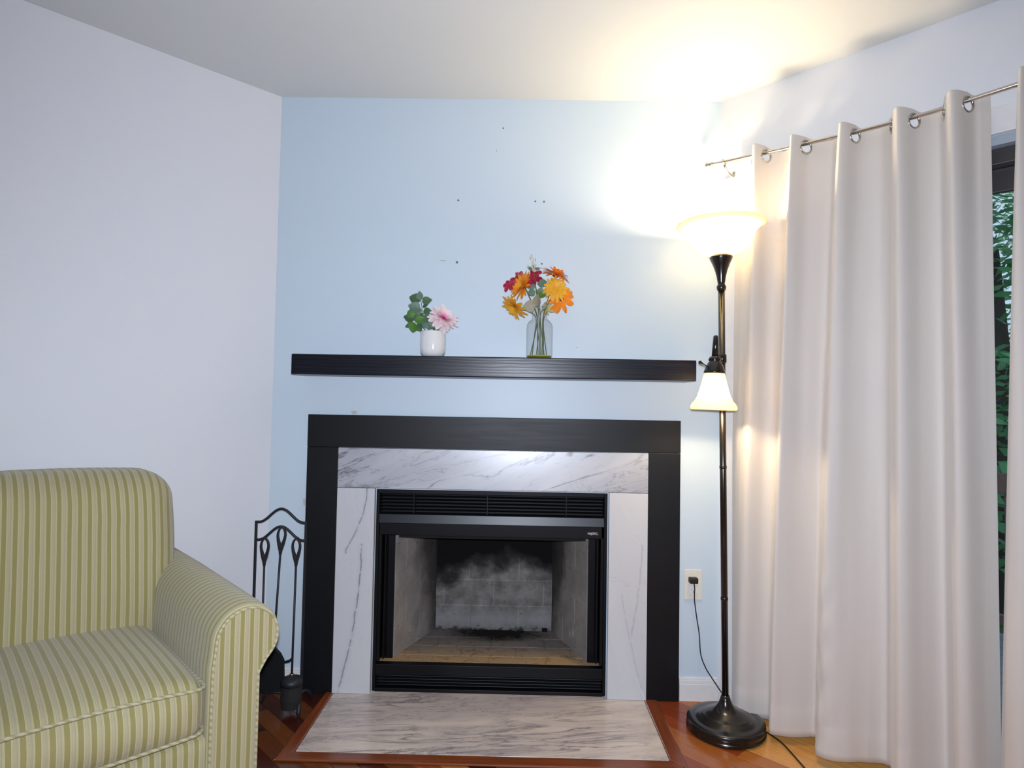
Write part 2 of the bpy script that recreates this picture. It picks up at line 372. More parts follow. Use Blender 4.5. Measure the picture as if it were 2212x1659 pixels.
# right wall with the patio door opening
D0, D1, DT = CUT+.085, CUT+1.93, 2.02
q = MB(); q.box(CUT-.02, D0, 0, .1, 0, HC, MR); q.box(D0, D1, 0, .1, DT, HC, MR); q.box(D1, 4.7, 0, .1, 0, HC, MR)
q.build('wall_right', M['white_wall'], kind='structure')
# fireplace wall with the firebox opening
XL, XR = -.9978, .8326
FX0, FX1, FZ = -.552, .378, .812
q = MB(); q.box(XL-.03, FX0, 0, .08, 0, HC); q.box(FX1, XR+.03, 0, .08, 0, HC); q.box(FX0, FX1, 0, .08, FZ, HC)
wall_back = q.build('wall_back', M['blue_wall'], kind='structure')
for (x, z, r) in [(-.069, 2.318, .0035), (-.096, 2.222, .002), (-.25, 2.012, .0045), (.069, 2.012, .004), (.105, 2.011, .0045), (-.25, 1.753, .0055), (.1, 1.752, .004), (.249, 1.408, .002)]:
    MB().lathe([(0, 0), (r*.6, .0004), (r, .0)], 10, Matrix.Translation((x, -.0006, z)) @ Matrix.Rotation(math.pi/2, 4, 'X')).build('nail_hole', M['hole'], wall_back)
for (x, z, rx, rz) in [(-.308, 1.759, .014, .003), (-.659, 1.126, .011, .009), (-.853, .757, .005, .019)]:
    pts = [(x+rx*math.cos(a)*(1+.25*math.sin(3*a)), z+rz*math.sin(a)*(1+.2*math.cos(2*a))) for a in [i*math.pi/9 for i in range(18)]]
    MB().add([(p[0], -.0006, p[1]) for p in pts], [tuple(range(18))]).build('paint_chip', M['scuff'], wall_back)

# baseboards
def base_profile_box(q, x0, x1, Mx, h=.092):
    for (y, z0, z1) in ((.014, 0, h-.022), (.011, h-.022, h-.008), (.006, h-.008, h)):
        q.box(x0, x1, -y, 0, z0, z1, Mx)
q = MB(); base_profile_box(q, .675, XR-.004, Matrix()); base_profile_box(q, XL+.004, -.845, Matrix()); q.build('baseboard_back', M['trim'], kind='structure', bevel=.002)
ML = MR @ Matrix.Translation((0, -CUT, 0)) @ Matrix.Rotation(math.pi/2, 4, 'Z')   # x toward the corner, y behind the left wall
q = MB(); base_profile_box(q, -3.4, -.01, ML); q.build('baseboard_left', M['trim'], kind='structure', bevel=.002)
q = MB(); base_profile_box(q, D1+.09, 4.68, MR); q.build('baseboard_right', M['trim'], kind='structure', bevel=.002)
# door casing
q = MB(); q.box(D0-.068, D0, -.018, 0, 0, DT+.085, MR); q.box(D1, D1+.08, -.018, 0, 0, DT+.085, MR); q.box(D0, D1, -.018, 0, DT, DT+.085, MR)
q.build('trim_1', M['trim'], kind='structure', bevel=.004)
q = MB(); q.box(D0, D1, 0, .10, DT-.03, DT, MR); q.box(D0, D0+.02, 0, .10, 0, DT-.03, MR); q.box(D1-.02, D1, 0, .10, 0, DT-.03, MR); q.build('trim_2', plain('grey_jamb', (.42, .48, .55), .4), kind='structure')
# sliding patio door
door = bpy.data.objects.new('door_1', None); COL.objects.link(door); door['kind'] = 'structure'
q = MB(); q.box(D0+.02, D1-.02, .03, .10, DT-.08, DT-.03, MR); q.box(D0+.02, D1-.02, .03, .10, 0, .05, MR); q.box(D0+.02, D0+.06, .03, .10, .05, DT-.08, MR); q.box(D1-.06, D1-.02, .03, .10, .05, DT-.08, MR)
q.build('door_frame', M['dark_frame'], door, bevel=.003)
mid = (D0+D1)/2
for (x0, x1, y) in ((D0+.06, mid+.03, .075), (mid-.03, D1-.06, .045)):
    q = MB(); z0, z1 = .05, DT-.08; wv = .055
    q.box(x0, x0+wv, y, y+.022, z0, z1, MR); q.box(x1-wv, x1, y, y+.022, z0, z1, MR); q.box(x0+wv, x1-wv, y, y+.022, z1-.075, z1, MR); q.box(x0+wv, x1-wv, y, y+.022, z0, z0+.08, MR)
    sash = q.build('door_sash', M['dark_frame'], door, bevel=.003)
    MB().box(x0+wv, x1-wv, y+.009, y+.013, z0+.08, z1-.075, MR).build('door_pane', M['pane'], sash)

# floor: boards run parallel to the right wall
floor = MB().prism(poly_world(grow(PLAN, .12)), -.08, -.015).build('floor', M['foot_wood'], kind='structure')
def clip(poly, planes):
    for (nx, ny, d) in planes:          # keep nx*x+ny*y<=d
        out = []
        for i in range(len(poly)):
            a, b = poly[i], poly[(i+1) % len(poly)]; da = nx*a[0]+ny*a[1]-d; db = nx*b[0]+ny*b[1]-d
            if da <= 0: out.append(a)
            if (da < 0 < db) or (db < 0 < da): t_ = da/(da-db); out.append((a[0]+(b[0]-a[0])*t_, a[1]+(b[1]-a[1])*t_))
        poly = out
        if len(poly) < 3: return None
    return poly
room_planes = [(-1, 0, -.001), (1, 0, 4.699), (0, -1, -.001), (0, 1, 4.699), (-1, -1, -CUT-.001)]
boards = []; wd = .064; rng = random.Random(3)
k = 0
for i in range(int(4.7/wd)+1):
    a = -rng.random()*1.2
    while a < 4.7:
        L = rng.uniform(.35, 1.1); g = .0007
        pl = clip([(a+g, i*wd+g), (a+L-g, i*wd+g), (a+L-g, (i+1)*wd-g), (a+g, (i+1)*wd-g)], room_planes)
        if pl: boards.append(pl)
        a += L
def bkey(pl):
    x = sum(p[0] for p in pl)/len(pl); y = sum(p[1] for p in pl)/len(pl); wp = MR @ Vector((x, -y, 0)); return max(0, -wp.y)+abs(wp.x)*.25
boards.sort(key=bkey)
q = MB()
for i, pl in enumerate(boards):
    wp = [tuple((MR @ Vector((a, -b, 0))).xy) for a, b in pl]
    ar = sum(wp[j][0]*wp[(j+1) % len(wp)][1]-wp[(j+1) % len(wp)][0]*wp[j][1] for j in range(len(wp)))
    if ar < 0: wp.reverse()
    cx_ = sum(p[0] for p in wp)/len(wp); cy_ = sum(p[1] for p in wp)/len(wp); row_ = round(sum(p[1] for p in pl)/len(pl)/wd)
    mx_ = cx_-.6*cy_  # varied boards by position: shade painted in on the left, lamplight on the right
    if mx_ < 0: mn = ('plank_shaded', 'plank_shaded', 'plank_shaded_brown', 'plank_shaded')[(row_+i//3) % 4]
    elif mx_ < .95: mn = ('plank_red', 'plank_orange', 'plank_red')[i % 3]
    else: mn = ('plank_lamplit', 'plank_orange', 'plank_lamplit', 'plank_lamplit')[i % 4]
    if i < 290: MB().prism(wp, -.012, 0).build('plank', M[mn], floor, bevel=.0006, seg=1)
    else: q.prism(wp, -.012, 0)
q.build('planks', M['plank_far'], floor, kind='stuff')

# ------------------------------------------------------------------ hearth
hearth = thing('hearth', 'grey veined beige marble hearth slab with red brown wood edging in the floor', 'hearth', loc=(0, 0, 0))
HX0, HX1, HY = -.7046, .5323, -.439
MB().box(HX0, HX1, HY, -.0012, .0005, .0075).build('marble_slab', M['marble_hearth'], hearth, bevel=.0015)
bt = .0085; bw = .052
def strip(poly, m_): MB().prism(poly, .0005, bt).build('wood_border', m_, hearth, bevel=.004)
strip([(HX0-bw, HY-bw), (HX1+bw, HY-bw), (HX1+.0005, HY-.0008), (HX0-.0005, HY-.0008)], M['border_x'])
strip([(HX0-bw, HY-bw+.001), (HX0-.001, HY), (HX0-.001, -.0195), (HX0-bw+.02, -.0195)], M['border_y'])
strip([(HX1+bw, HY-bw+.001), (HX1+bw, -.0195), (HX1+.001, -.0195), (HX1+.001, HY)], M['border_y'])

# ------------------------------------------------------------------ fireplace surround, marble facing, insert
sur = thing('fireplace_surround', 'black painted wooden boards framing the marble around the fireplace', 'surround', loc=(0, 0, 0))
def adj(v, c, d): return c+(v-c)*d
MB().box(-.8418, .6716, -.019, -.0006, .9855, 1.1162).build('header_board', M['surround_wood'], sur, bevel=.0015)
for x0, x1 in ((-.8418, -.7145), (.5425, .6716)):
    MB().box(x0, x1, -.018, -.0006, .0005, .9845).build('side_board', M['surround_wood'], sur, bevel=.0015)
mf = thing('marble_facing', 'white marble facing slabs with grey veins around the firebox opening', 'marble', loc=(0, 0, 0))
K = .9965
sx = lambda v: adj(v, CAM.x, K); sz_ = lambda v: adj(v, CAM.z, K)
MB().box(sx(-.7135), sx(.5418), -.030, -.0008, sz_(.8228), sz_(.983)).build('marble_slab', M['marble_top'], mf, bevel=.0018)
MB().box(sx(-.7135), sx(-.561), -.030, -.0008, .008, sz_(.8215)).build('marble_slab', M['marble_side'], mf, bevel=.0015)
MB().box(sx(.3865), sx(.5418), -.030, -.0008, .008, sz_(.8215)).build('marble_slab', M['marble_side'], mf, bevel=.0015)

ins = thing('fireplace_insert', 'black metal fireplace insert with louvers above and below the sooty firebox', 'fireplace', loc=(0, 0, 0))
K2 = 1.006
ix = lambda v: adj(v, CAM.x, K2); iz = lambda v: adj(v, CAM.z, K2)
x0, x1 = -.5575, .3825; y0 = -.003
q = MB()
q.box(x0, x0+.013, y0, .10, .008, .8165); q.box(x1-.013, x1, y0, .10, .008, .8165)          # side rims
q.box(x0+.013, x1-.013, y0, .10, iz(.802), .8165)                                           # top rail
q.box(x0+.013, x1-.013, y0, .03, iz(.080), iz(.121))                                        # lip below the opening
q.box(x0+.013, x1-.013, y0-.004, .03, .008, .022)                                           # bottom rail
q.build('face_frame', M['black_metal'], ins, bevel=.0015)
MB().box(x0+.013, x1-.013, .06, .10, iz(.640), iz(.802)).build('backing_plate', M['black_metal'], ins)
MB().box(x0+.013, x1-.013, .06, .10, .008, iz(.095)).build('backing_plate', M['black_metal'], ins)
for i in range(6):                                                                          # upper louvers
    z = iz(.792)-i*.0138
    MB().box(x0+.016, x1-.016, -.013, .013, -.0007, .0007, Matrix.Translation((0, .016, z)) @ Matrix.Rotation(-.45, 4, 'X')).build('louver', M['black_satin'], ins)
for xx in (-.405, -.105, .215): MB().box(xx-.002, xx+.002, .003, .04, iz(.722), iz(.802)).build('louver_divider', M['black_metal'], ins)
for i in range(5):                                                                          # lower louvers
    z = .074-i*.0118
    MB().box(x0+.016, x1-.016, -.013, .013, -.0007, .0007, Matrix.Translation((0, .016, z)) @ Matrix.Rotation(-.45, 4, 'X')).build('louver', M['black_satin'], ins)
# bright sloping band, then the hood with its name plate
q = MB(); a, b = x0+.014, x1-.014
q.add([(a, -.006, iz(.7195)), (b, -.006, iz(.7195)), (b, -.0128, iz(.685)), (a, -.0128, iz(.685)), (a, .05, iz(.7195)), (b, .05, iz(.7195)), (b, .05, iz(.685)), (a, .05, iz(.685))],
      [(0, 3, 2, 1), (4, 5, 6, 7), (0, 1, 5, 4), (3, 7, 6, 2), (0, 4, 7, 3), (1, 2, 6, 5)])
q.build('hood_band', M['band'], ins, bevel=.001)
hood = MB().box(x0+.016, x1-.022, -.008, .05, iz(.637), iz(.684)).build('hood', M['black_metal'], ins, bevel=.002)
cu = bpy.data.curves.new('logo_text', 'FONT'); cu.body = 'MAJESTIC'; cu.size = .0125; cu.extrude = .0004; cu.space_character = .92; cu.shear = .1
tmp = bpy.data.objects.new('tmp', cu); COL.objects.link(tmp); bpy.context.view_layer.update()
me = bpy.data.meshes.new_from_object(tmp.evaluated_get(bpy.context.evaluated_depsgraph_get())); bpy.data.objects.remove(tmp)
wdt = max(v.co.x for v in me.vertices)
M['logo'] = plain('logo_silver', (.75, .75, .75), .4)
me.materials.append(M['logo'])
o = bpy.data.objects.new('logo', me); COL.objects.link(o); s_ = .040/wdt
attach(o, hood, Matrix.Translation((.302, -.0088, .651)) @ Matrix.Rotation(math.pi/2, 4, 'X') @ Matrix.Diagonal((s_, .95, 1, 1))); o['label'] = 'small silver lettering on the hood'
MB().tube([(.341, -.0088, .648), (.345, -.0088, .651), (.344, -.0088, .656)], [.0006, .0016, .0004], 6).build('logo_flame', M['brass'], hood)
# black channels and mesh pockets at the sides of the opening
for sgn, xa, xb in ((1, x0+.013, -.492), (-1, x1-.013, .316)):
    q = MB(); zt, zb = iz(.637), .125
    lo, hi = min(xa, xb), max(xa, xb)
    q.box(lo, hi, .076, .082, zb-.02, zt+.02)
    q.box(min(xa, xa+sgn*.012), max(xa, xa+sgn*.012), .004, .08, zb, zt); q.box(min(xa+sgn*.021, xa+sgn*.026), max(xa+sgn*.021, xa+sgn*.026), .02, .08, zb, zt)
    q.build('side_channel', M['black_metal'], ins, bevel=.001)
# firebox: refractory panels of bricks
def brick_panel(name, mat, O, U, V, N, ul, vl, course, bl, shift=0, mat2=None):
    O, U, V, N = Vector(O), Vector(U).normalized(), Vector(V).normalized(), Vector(N).normalized()
    F = Matrix((U, V, N)).transposed().to_4x4(); F.translation = O
    panel = MB().box(0, ul, 0, vl, -.03, -.002, F).build(name, mat2 or mat, ins)
    v = 0; row = 0
    while v < vl-.01:
        h = min(course, vl-v); u = -((shift + (bl/2 if row % 2 else 0)) % bl)
        while u < ul-.005:
            a, b = max(u, 0), min(u+bl, ul)
            if b-a > .012:
                d = random.uniform(-.0006, .0006)
                MB().box(a+.0028, b-.0028, v+.0028, v+h-.0028, -.002, d, F).build('brick', mat, panel, bevel=.0012, seg=1)
            u += bl
        v += h; row += 1
    return panel
BX0, BX1, BY, FZ0 = -.360, .186, .415, .104
brick_panel('back_panel', M['brick_back'], (BX0, BY, FZ0), (1, 0, 0), (0, 0, 1), (0, -1, 0), BX1-BX0, .52, .119, .235, .0805, M['mortar_back'])
lU = Vector((BX0+.490, BY-.082, 0)); L_ = lU.length
pl_ = brick_panel('side_panel', M['brick_side'], (-.490, .082, FZ0), lU, (0, 0, 1), (lU.y, -lU.x, 0), L_, .52, .119, .235, .03, M['mortar_side'])
rU = Vector((.314-BX1, .082-BY, 0)); L2 = rU.length
pr_ = brick_panel('side_panel', M['brick_side'], (BX1, BY, FZ0), rU, (0, 0, 1), (rU.y, -rU.x, 0), L2, .52, .119, .235, .11, M['mortar_side'])
q = MB()
for P_, dirv, nn in ((Vector((-.490, .082, 0)), lU.normalized(), Vector((lU.y, -lU.x, 0)).normalized()), (Vector((.314, .082, 0)), -rU.normalized(), Vector((rU.y, -rU.x, 0)).normalized())):
    c = P_+dirv*.14+nn*.001+Vector((0, 0, .175))
    for rr in (.022, .010):
        q.tube([c+rr*math.cos(a)*dirv+Vector((0, 0, rr*math.sin(a)*1.15)) for a in [i*math.pi/9 for i in range(18)]], .0014, 6, closed=True)
    q.build('gas_knockout', M['brick_side'], pl_ if dirv.x > 0 else pr_, smooth=True); q = MB()
# firebox floor bricks (clipped to the splayed plan)
fp = MB().prism([(x0+.014, .006), (x1-.014, .006), (x1-.014, .08), (.330, .09), (BX1+.01, BY), (BX0-.01, BY), (-.505, .09), (x0+.014, .08)], FZ0-.03, FZ0+.003).build('firebox_floor', M['brick_floor'], ins)
fl_planes = [(0, -1, -.008), (0, 1, BY-.001)]
def side_plane(p, d, sgn):
    n = Vector((d.y, -d.x, 0)).normalized()*sgn; return (-n.x, -n.y, -(n.x*p[0]+n.y*p[1]))
fl_planes += [side_plane((-.490, .082), lU, 1), side_plane((BX1, BY), rU, 1)]
row = 0; y = .008
while y < BY-.01:
    d_ = .102; xx = -.56+(.11 if row % 2 else 0)-.235
    while xx < .4:
        pl2 = clip([(xx+.0018, y+.0018), (xx+.235-.0018, y+.0018), (xx+.235-.0018, y+d_-.0018), (xx+.0018, y+d_-.0018)], [(0, 1, BY-.001), (-1, 0, .543), (1, 0, .368)]+fl_planes[2:])
        if pl2 and len(pl2) >= 3:
            ar = abs(sum(pl2[j][0]*pl2[(j+1) % len(pl2)][1]-pl2[(j+1) % len(pl2)][0]*pl2[j][1] for j in range(len(pl2))))/2
            if ar > 2e-4: MB().prism(pl2, FZ0+.003, FZ0+.0062+random.uniform(-.0005, .0005)).build('brick', M['brick_floor'], fp, bevel=.001, seg=1)
        xx += .235
    y += d_; row += 1
q = MB(); q.box(-.56, .386, .102, .50, .60, .61); q.box(-.56, .386, .44, .50, .0, .60); q.box(-.556, -.553, .10, .45, .01, .60); q.box(.379, .382, .10, .45, .01, .60); q.box(-.55, .378, .102, .45, .03, .07)
q.build('firebox_shell', plain('sooty_steel', (.006, .006, .006), .9), ins)
MB().box(.142, .166, BY-.012, BY-.004, FZ0+.006, FZ0+.022).build('clip', M['black_metal'], ins)

# mantel shelf
tag(MB().box(-.8637, .6914, -.1638, -.001, 1.272, 1.3511).build('mantel_shelf', M['mantel_wood'], bevel=.004, seg=3), 'black stained wood floating mantel shelf above the fireplace', 'shelf')

# ------------------------------------------------------------------ armchair (local: +x toward the fireplace, -y front)
ARM = 'striped'
SOFA_S = .81
MS = ML @ Matrix.Translation((-SOFA_S, 0, 0))
chair = thing('armchair', 'olive and cream striped upholstered armchair with rolled arms against the left wall', 'armchair', M=MS)
def softbox(x0, x1, y0, y1, z0, z1, r, fn=None, n=(26, 20, 12), uvf=None):
    q = MB(); C = Vector(((x0+x1)/2, (y0+y1)/2, (z0+z1)/2)); H = Vector(((x1-x0)/2, (y1-y0)/2, (z1-z0)/2)); idx = {}
    def sp(n_, h):     # spacing denser near ends
        out = []
        for i in range(n_+1):
            t_ = -1+2*i/n_; out.append(h*math.sin(t_*math.pi/2)*.35+h*t_*.65)
        return out
    g = [sp(n[i], H[i]) for i in range(3)]
    def vert(i, j, k):
        key = (i, j, k)
        if key not in idx:
            p = Vector((g[0][i], g[1][j], g[2][k])); inner = Vector([max(-(H[a]-r), min(H[a]-r, p[a])) for a in range(3)]); d = p-inner
            # project rounded
            if d.length > 1e-9: p2 = inner+d.normalized()*r
            else: p2 = p
            for a in range(3):
                if abs(abs(p[a])-H[a]) < 1e-9 and sum(abs(d[b]) > 1e-9 for b in range(3)) == 1: p2[a] = p[a]
            nrm = Vector([p2[a]/H[a] for a in range(3)])
            p3 = C+p2
            if fn: p3 = fn(p3, nrm)
            idx[key] = len(q.v); q.v.append(tuple(p3)); q.u.append(uvf(p3) if uvf else (p3.x, p3.z))
        return idx[key]
    N0, N1, N2 = n
    for (A, B, fixed, axis) in ((0, 1, 0, 2), (0, 1, N2, 2), (0, 2, 0, 1), (0, 2, N1, 1), (1, 2, 0, 0), (1, 2, N0, 0)):
        for i in range(n[A]):
            for j in range(n[B]):
                def V(a, b):
                    k_ = [0, 0, 0]; k_[A] = a; k_[B] = b; k_[axis] = fixed; return vert(*k_)
                f = (V(i, j), V(i+1, j), V(i+1, j+1), V(i, j+1))
                flip = (fixed == 0) != (axis == 1)
                q.f.append(tuple(reversed(f)) if flip else f)
    return q
HWI = .31       # half width between arms
# back
def backfn(p, n):
    zz = (p.z-.42)/.52
    y = p.y
    if n.y < 0: y -= .035*(1-n.x**4)*(1-min(1, abs(n.z))**4)       # bulging front
    y += .075*max(0, zz)**1.2 - .01
    x = p.x*(1+.03*math.sin(min(1, max(0, zz))*math.pi)) if zz > .2 else p.x
    z = p.z+.018*(1-n.x**2)*(n.z > .5)
    return Vector((x, y, z))
softbox(-.385, .385, -.33, -.08, .34, .925, .085, backfn, (40, 14, 26)).build('backrest', M['stripe'], chair, smooth=True, matrix=MS)
# seat cushion
CB = .33
def cushfn(p, n):
    x, y, z = p
    if n.z > 0: z += .030*(1-n.x**2)*(1-min(1, abs(n.y))**3)
    if n.z < 0: z += .006
    y -= .022*(1-n.x**4)*(n.y < -.5)*(1-min(1, abs(n.z))**2)
    z += -.010*(n.y < 0)*abs(n.y)**4
    return Vector((x, y, z))
cush = softbox(-HWI+.003, HWI-.003, -.865, -.26, CB, .475, .042, cushfn, (34, 30, 12), lambda p: (p.x, p.y)).build('seat_cushion', M['stripe'], chair, smooth=True, matrix=MS)
def ringpath(x0, x1, y0, y1, r, z, zf):
    pts = []
    for cx_, cy_, a0 in ((x1-r, y0+r, -90), (x1-r, y1-r, 0), (x0+r, y1-r, 90), (x0+r, y0+r, 180)):
        for i in range(7):
            a = math.radians(a0+i*15); pts.append((cx_+r*math.cos(a), cy_+r*math.sin(a)))
    out = []
    for i in range(len(pts)):
        a, b = Vector(pts[i]), Vector(pts[(i+1) % len(pts)]); m_ = max(1, int((b-a).length/.025))
        for j in range(m_):
            p = a+(b-a)*j/m_; out.append(zf(p.x, p.y, z))
    return out
def wf(x, y, z):
    nx = x/HWI; ny = (y+.5625)/.3025
    zz = z+.022*(1-nx**2)*(1 if z > .4 else .1)*(1-min(1, abs(ny))**6*.0) - .004
    yy = y-.010*(1-nx**4)*(ny < -.8)
    return Vector((x, yy, zz))
MB().tube(ringpath(-HWI+.006, HWI-.006, -.868, -.27, .03, .455, wf), .0042, 8, closed=True).build('piping', M['welt'], cush, smooth=True, matrix=MS)
MB().tube(ringpath(-HWI+.006, HWI-.006, -.866, -.27, .03, .349, wf), .0042, 8, closed=True).build('piping', M['welt'], cush, smooth=True, matrix=MS)
# front rail / deck
def railfn(p, n): return Vector((p.x, p.y, p.z))
softbox(-HWI-.02, HWI+.02, -.855, -.12, .10, .327, .02, None, (30, 8, 6)).build('seat_rail', M['stripe'], chair, smooth=True, matrix=MS)
# rolled arms
def arm_outline(sh=0., n=22):
    cxa, cza, ra = .402, .548, .087-sh
    pts = [(HWI+sh, .10+sh)]
    for i in range(1, 8): pts.append((HWI+sh-.002*math.sin(i/8*math.pi), .10+sh+(cza-.10-sh)*i/8))
    for i in range(n+1):
        a = math.radians(180-i*(180+42)/n); pts.append((cxa+(ra+.0)*math.cos(a)*(.995), cza+ra*math.sin(a)))
    nx_ = .440-sh; xa, za = pts[-1]
    for i in range(1, 6):
        t_ = i/5; pts.append((xa+(nx_-xa)*(t_**.8), za+(.452-za)*t_))
    for i in range(1, 7): pts.append((nx_, .452+(.10+sh-.452)*i/6))
    return pts
for sgn in (1, -1):
    q = MB(); outl = arm_outline(); n_ = len(outl)
    acc = [0]
    for i in range(1, n_): acc.append(acc[-1]+math.dist(outl[i], outl[i-1]))
    cxm, czm = .385, .45
    secs = [(-.06, 0), (-.15, 0)]+[(-.15-.08*i, 0) for i in range(1, 9)]+[(-.848, 0), (-.856, .003), (-.861, .010)]
    for (y, sh) in secs:
        ol = arm_outline(sh)
        for i, (x, z) in enumerate(ol):
            dz = -.012*max(0, (-y-.30)/.56)**1.0*(z > .5) + .012*(z > .5)
            q.v.append((sgn*x, y, z+dz*min(1, max(0, (z-.5)/.1)))); q.u.append((y, acc[i]))
    for j in range(len(secs)-1):
        for i in range(n_):
            i2 = (i+1) % n_; f = (j*n_+i, j*n_+i2, (j+1)*n_+i2, (j+1)*n_+i); q.f.append(f if sgn > 0 else tuple(reversed(f)))
    q.f.append(tuple(range(n_)) if sgn < 0 else tuple(reversed(range(n_))))
    arm = q.build('armrest', M['stripe'], chair, smooth=True, matrix=MS)
    # front panel as a slightly domed shape
    q = MB(); ol = arm_outline(.009)
    for yy in (-.8612, -.8632):
        for (x, z) in (ol if yy < -.862 else arm_outline(.0075)): q.v.append((sgn*x, yy, z)); q.u.append((x, z))
    for i in range(n_): i2 = (i+1) % n_; f = (i, n_+i, n_+i2, i2); q.f.append(f if sgn > 0 else tuple(reversed(f)))
    f = tuple(range(n_, 2*n_)); q.f.append(tuple(reversed(f)) if sgn > 0 else f)
    q.build('arm_front_panel', M['stripe'], arm, smooth=False, matrix=MS)
    MB().tube([(sgn*x, -.8635, z) for x, z in arm_outline(.0085)], .0038, 8).build('piping', M['welt'], arm, smooth=True, matrix=MS)
for sx_ in (-1, 1):
    for yy in (-.82, -.10): MB().lathe([(0, 0), (.018, 0), (.024, .10), (0, .10)], 16, Matrix.Translation((sx_*.37, yy, .0005))).build('leg', M['foot_wood'], chair, smooth=False, matrix=MS)

# ------------------------------------------------------------------ curtain rod and curtains
def rod_z(s):
    pts = [(-.02, 2.150), (.03, 2.146), (.31, 2.127), (.54, 2.115), (.725, 2.110), (.95, 2.122), (1.2, 2.135), (2.05, 2.145)]
    for (a, za), (b, zb) in zip(pts, pts[1:]):
        if s <= b: t_ = (s-a)/(b-a); return za+(zb-za)*t_
    return pts[-1][1]
RO = .092
rodt = thing('curtain_rod', 'thin brushed nickel curtain rod carrying the curtains over the patio door', 'curtain rod', M=Matrix.Translation(rw(0, RO, 2.146)))
def rodp(s): return rw(s, RO, rod_z(s))
MB().tube([rodp(-.005+i*.0685) for i in range(31)], .0062, 12).build('rod', M['rod'], rodt, smooth=True, matrix=Matrix())
ex = (rodp(0)-rodp(.05)).normalized()
for s_, sg in ((.0, 1), (2.05, -1)):
    e = rodp(s_); d = ex*sg
    MB().tube([e+d*t_ for t_ in (-.012, -.008, 0, .006, .012, .017, .020)], [.0075, .0095, .008, .0115, .0125, .009, .002], 14).build('finial', M['rod'], rodt, smooth=True, matrix=Matrix())
for s_ in (.062, 1.98):
    q = MB(); zc = rod_z(s_)
    q.tube([rw(s_+.008*math.sin(i), RO+.008*math.cos(i), 0)*1+Vector((0, 0, 0)) for i in (0,)]*2, .001, 4) if False else None
    q.tube([rw(s_, .002, zc-.045), rw(s_, .03, zc-.042), rw(s_, .075, zc-.030), rw(s_, RO, zc-.012)], .0045, 8)
    q.tube([rw(s_, RO+.012, zc+.006), rw(s_, RO+.012, zc-.006), rw(s_, RO, zc-.013), rw(s_, RO-.012, zc-.006), rw(s_, RO-.012, zc+.006)], .003, 8)
    q.box(CUT+s_-.010, CUT+s_+.010, -.004, -.0005, zc-.075, zc-.015, MR)
    q.build('bracket', M['rod'], rodt, smooth=True, matrix=Matrix())
def catmull(P, t_):
    n = len(P)-1; x = t_*n; i = min(int(x), n-1); f = x-i
    p = [P[max(0, i-1)], P[i], P[i+1], P[min(n, i+2)]]
    return tuple(.5*((2*p[1][k])+(-p[0][k]+p[2][k])*f+(2*p[0][k]-5*p[1][k]+4*p[2][k]-p[3][k])*f*f+(-p[0][k]+3*p[1][k]-3*p[2][k]+p[3][k])*f**3) for k in range(len(p[0])))
def curtain(top, bot, name, label, zbot=.035, seed=0, pucker=None, cols=560, ztop=2.152):
    root = thing(name, label, 'curtain', M=Matrix.Translation(rw(top[0][0], RO, 2.11)), group='cream grommet curtains at the patio door')
    zs = [0, .003]+[.003+.0035*i for i in range(1, 24)]; z_ = zs[-1]
    while z_ < ztop-zbot-.13: z_ += .035; zs.append(z_)
    zs += [ztop-zbot-.10, ztop-zbot-.095, ztop-zbot-.05, ztop-zbot-.02, ztop-zbot]
    H_ = ztop-zbot; q = MB(); path = []
    for ci in range(cols+1):
        t_ = ci/cols; a = catmull(top, t_); b = catmull(bot, t_); path.append(a)
        for zi, dz in enumerate(zs):
            v = (dz/H_); e = v**.85
            s_ = a[0]+(b[0]-a[0])*e; of = a[1]+(b[1]-a[1])*e
            nz = noise.noise(Vector((s_*9+seed, v*2.5, seed)))*.010*min(1, v*5)
            nz += noise.noise(Vector((s_*28+seed, v*5, 3+seed)))*.003*min(1, v*5)
            if pucker:
                w_ = math.exp(-((t_-pucker[0])/.035)**2)*max(0, min(1, (v-.6)*5))
                nz += w_*.010*noise.noise(Vector((t_*40, v*38, 1.)))+w_*.006*math.sin(v*95+t_*50)
            zb = dz-.012*min(1, dz/.05)*noise.noise(Vector((s_*8, 0, seed)))*(v > .9)
            if v > .955: nz += .0012
            z = ztop-zb-.016*max(0, (RO-of)/.05)**1*(1-min(1, v*8)) - (2.128-rod_z(s_))*.9*(1-min(1, v*3))
            p = rw(s_, max(.024, of+nz), z); q.v.append(tuple(p))
    # grommets where the cloth crosses the rod
    gr = []
    for i in range(1, len(path)):
        if (path[i][1]-RO)*(path[i-1][1]-RO) <= 0 and (not gr or i-gr[-1] > 14): gr.append(i)
    nr = len(zs); gc = []
    for i in gr:
        s0 = path[i][0]; gc.append((i, rw(s0, RO, rod_z(s0)-.0125)))
    for ci in range(cols):
        for zi in range(nr-1):
            f = (ci*nr+zi, ci*nr+zi+1, (ci+1)*nr+zi+1, (ci+1)*nr+zi)
            if zs[zi] < .09:
                c = sum((Vector(q.v[k]) for k in f), Vector())/4
                if any((c-g).length < .0212 for gi, g in gc if abs(gi-ci) < 25): continue
            q.f.append(f)
    cl = q.build('cloth', M['curtain'], root, smooth=True, solid=.0016, matrix=Matrix())
    for i, g in gc:
        i0, i1 = max(0, i-5), min(cols, i+5)
        a = Vector(q.v[i0*nr+9]); b = Vector(q.v[i1*nr+9]); tdir = (b-a); tdir.z = 0; tdir.normalize()
        ring = [g+.0235*(math.cos(u)*tdir+math.sin(u)*Vector((0, 0, 1))) for u in [k*math.pi/16 for k in range(32)]]
        MB().tube(ring, .0038, 8, closed=True).build('grommet', M['chrome'], root, smooth=True, matrix=Matrix())
    return root
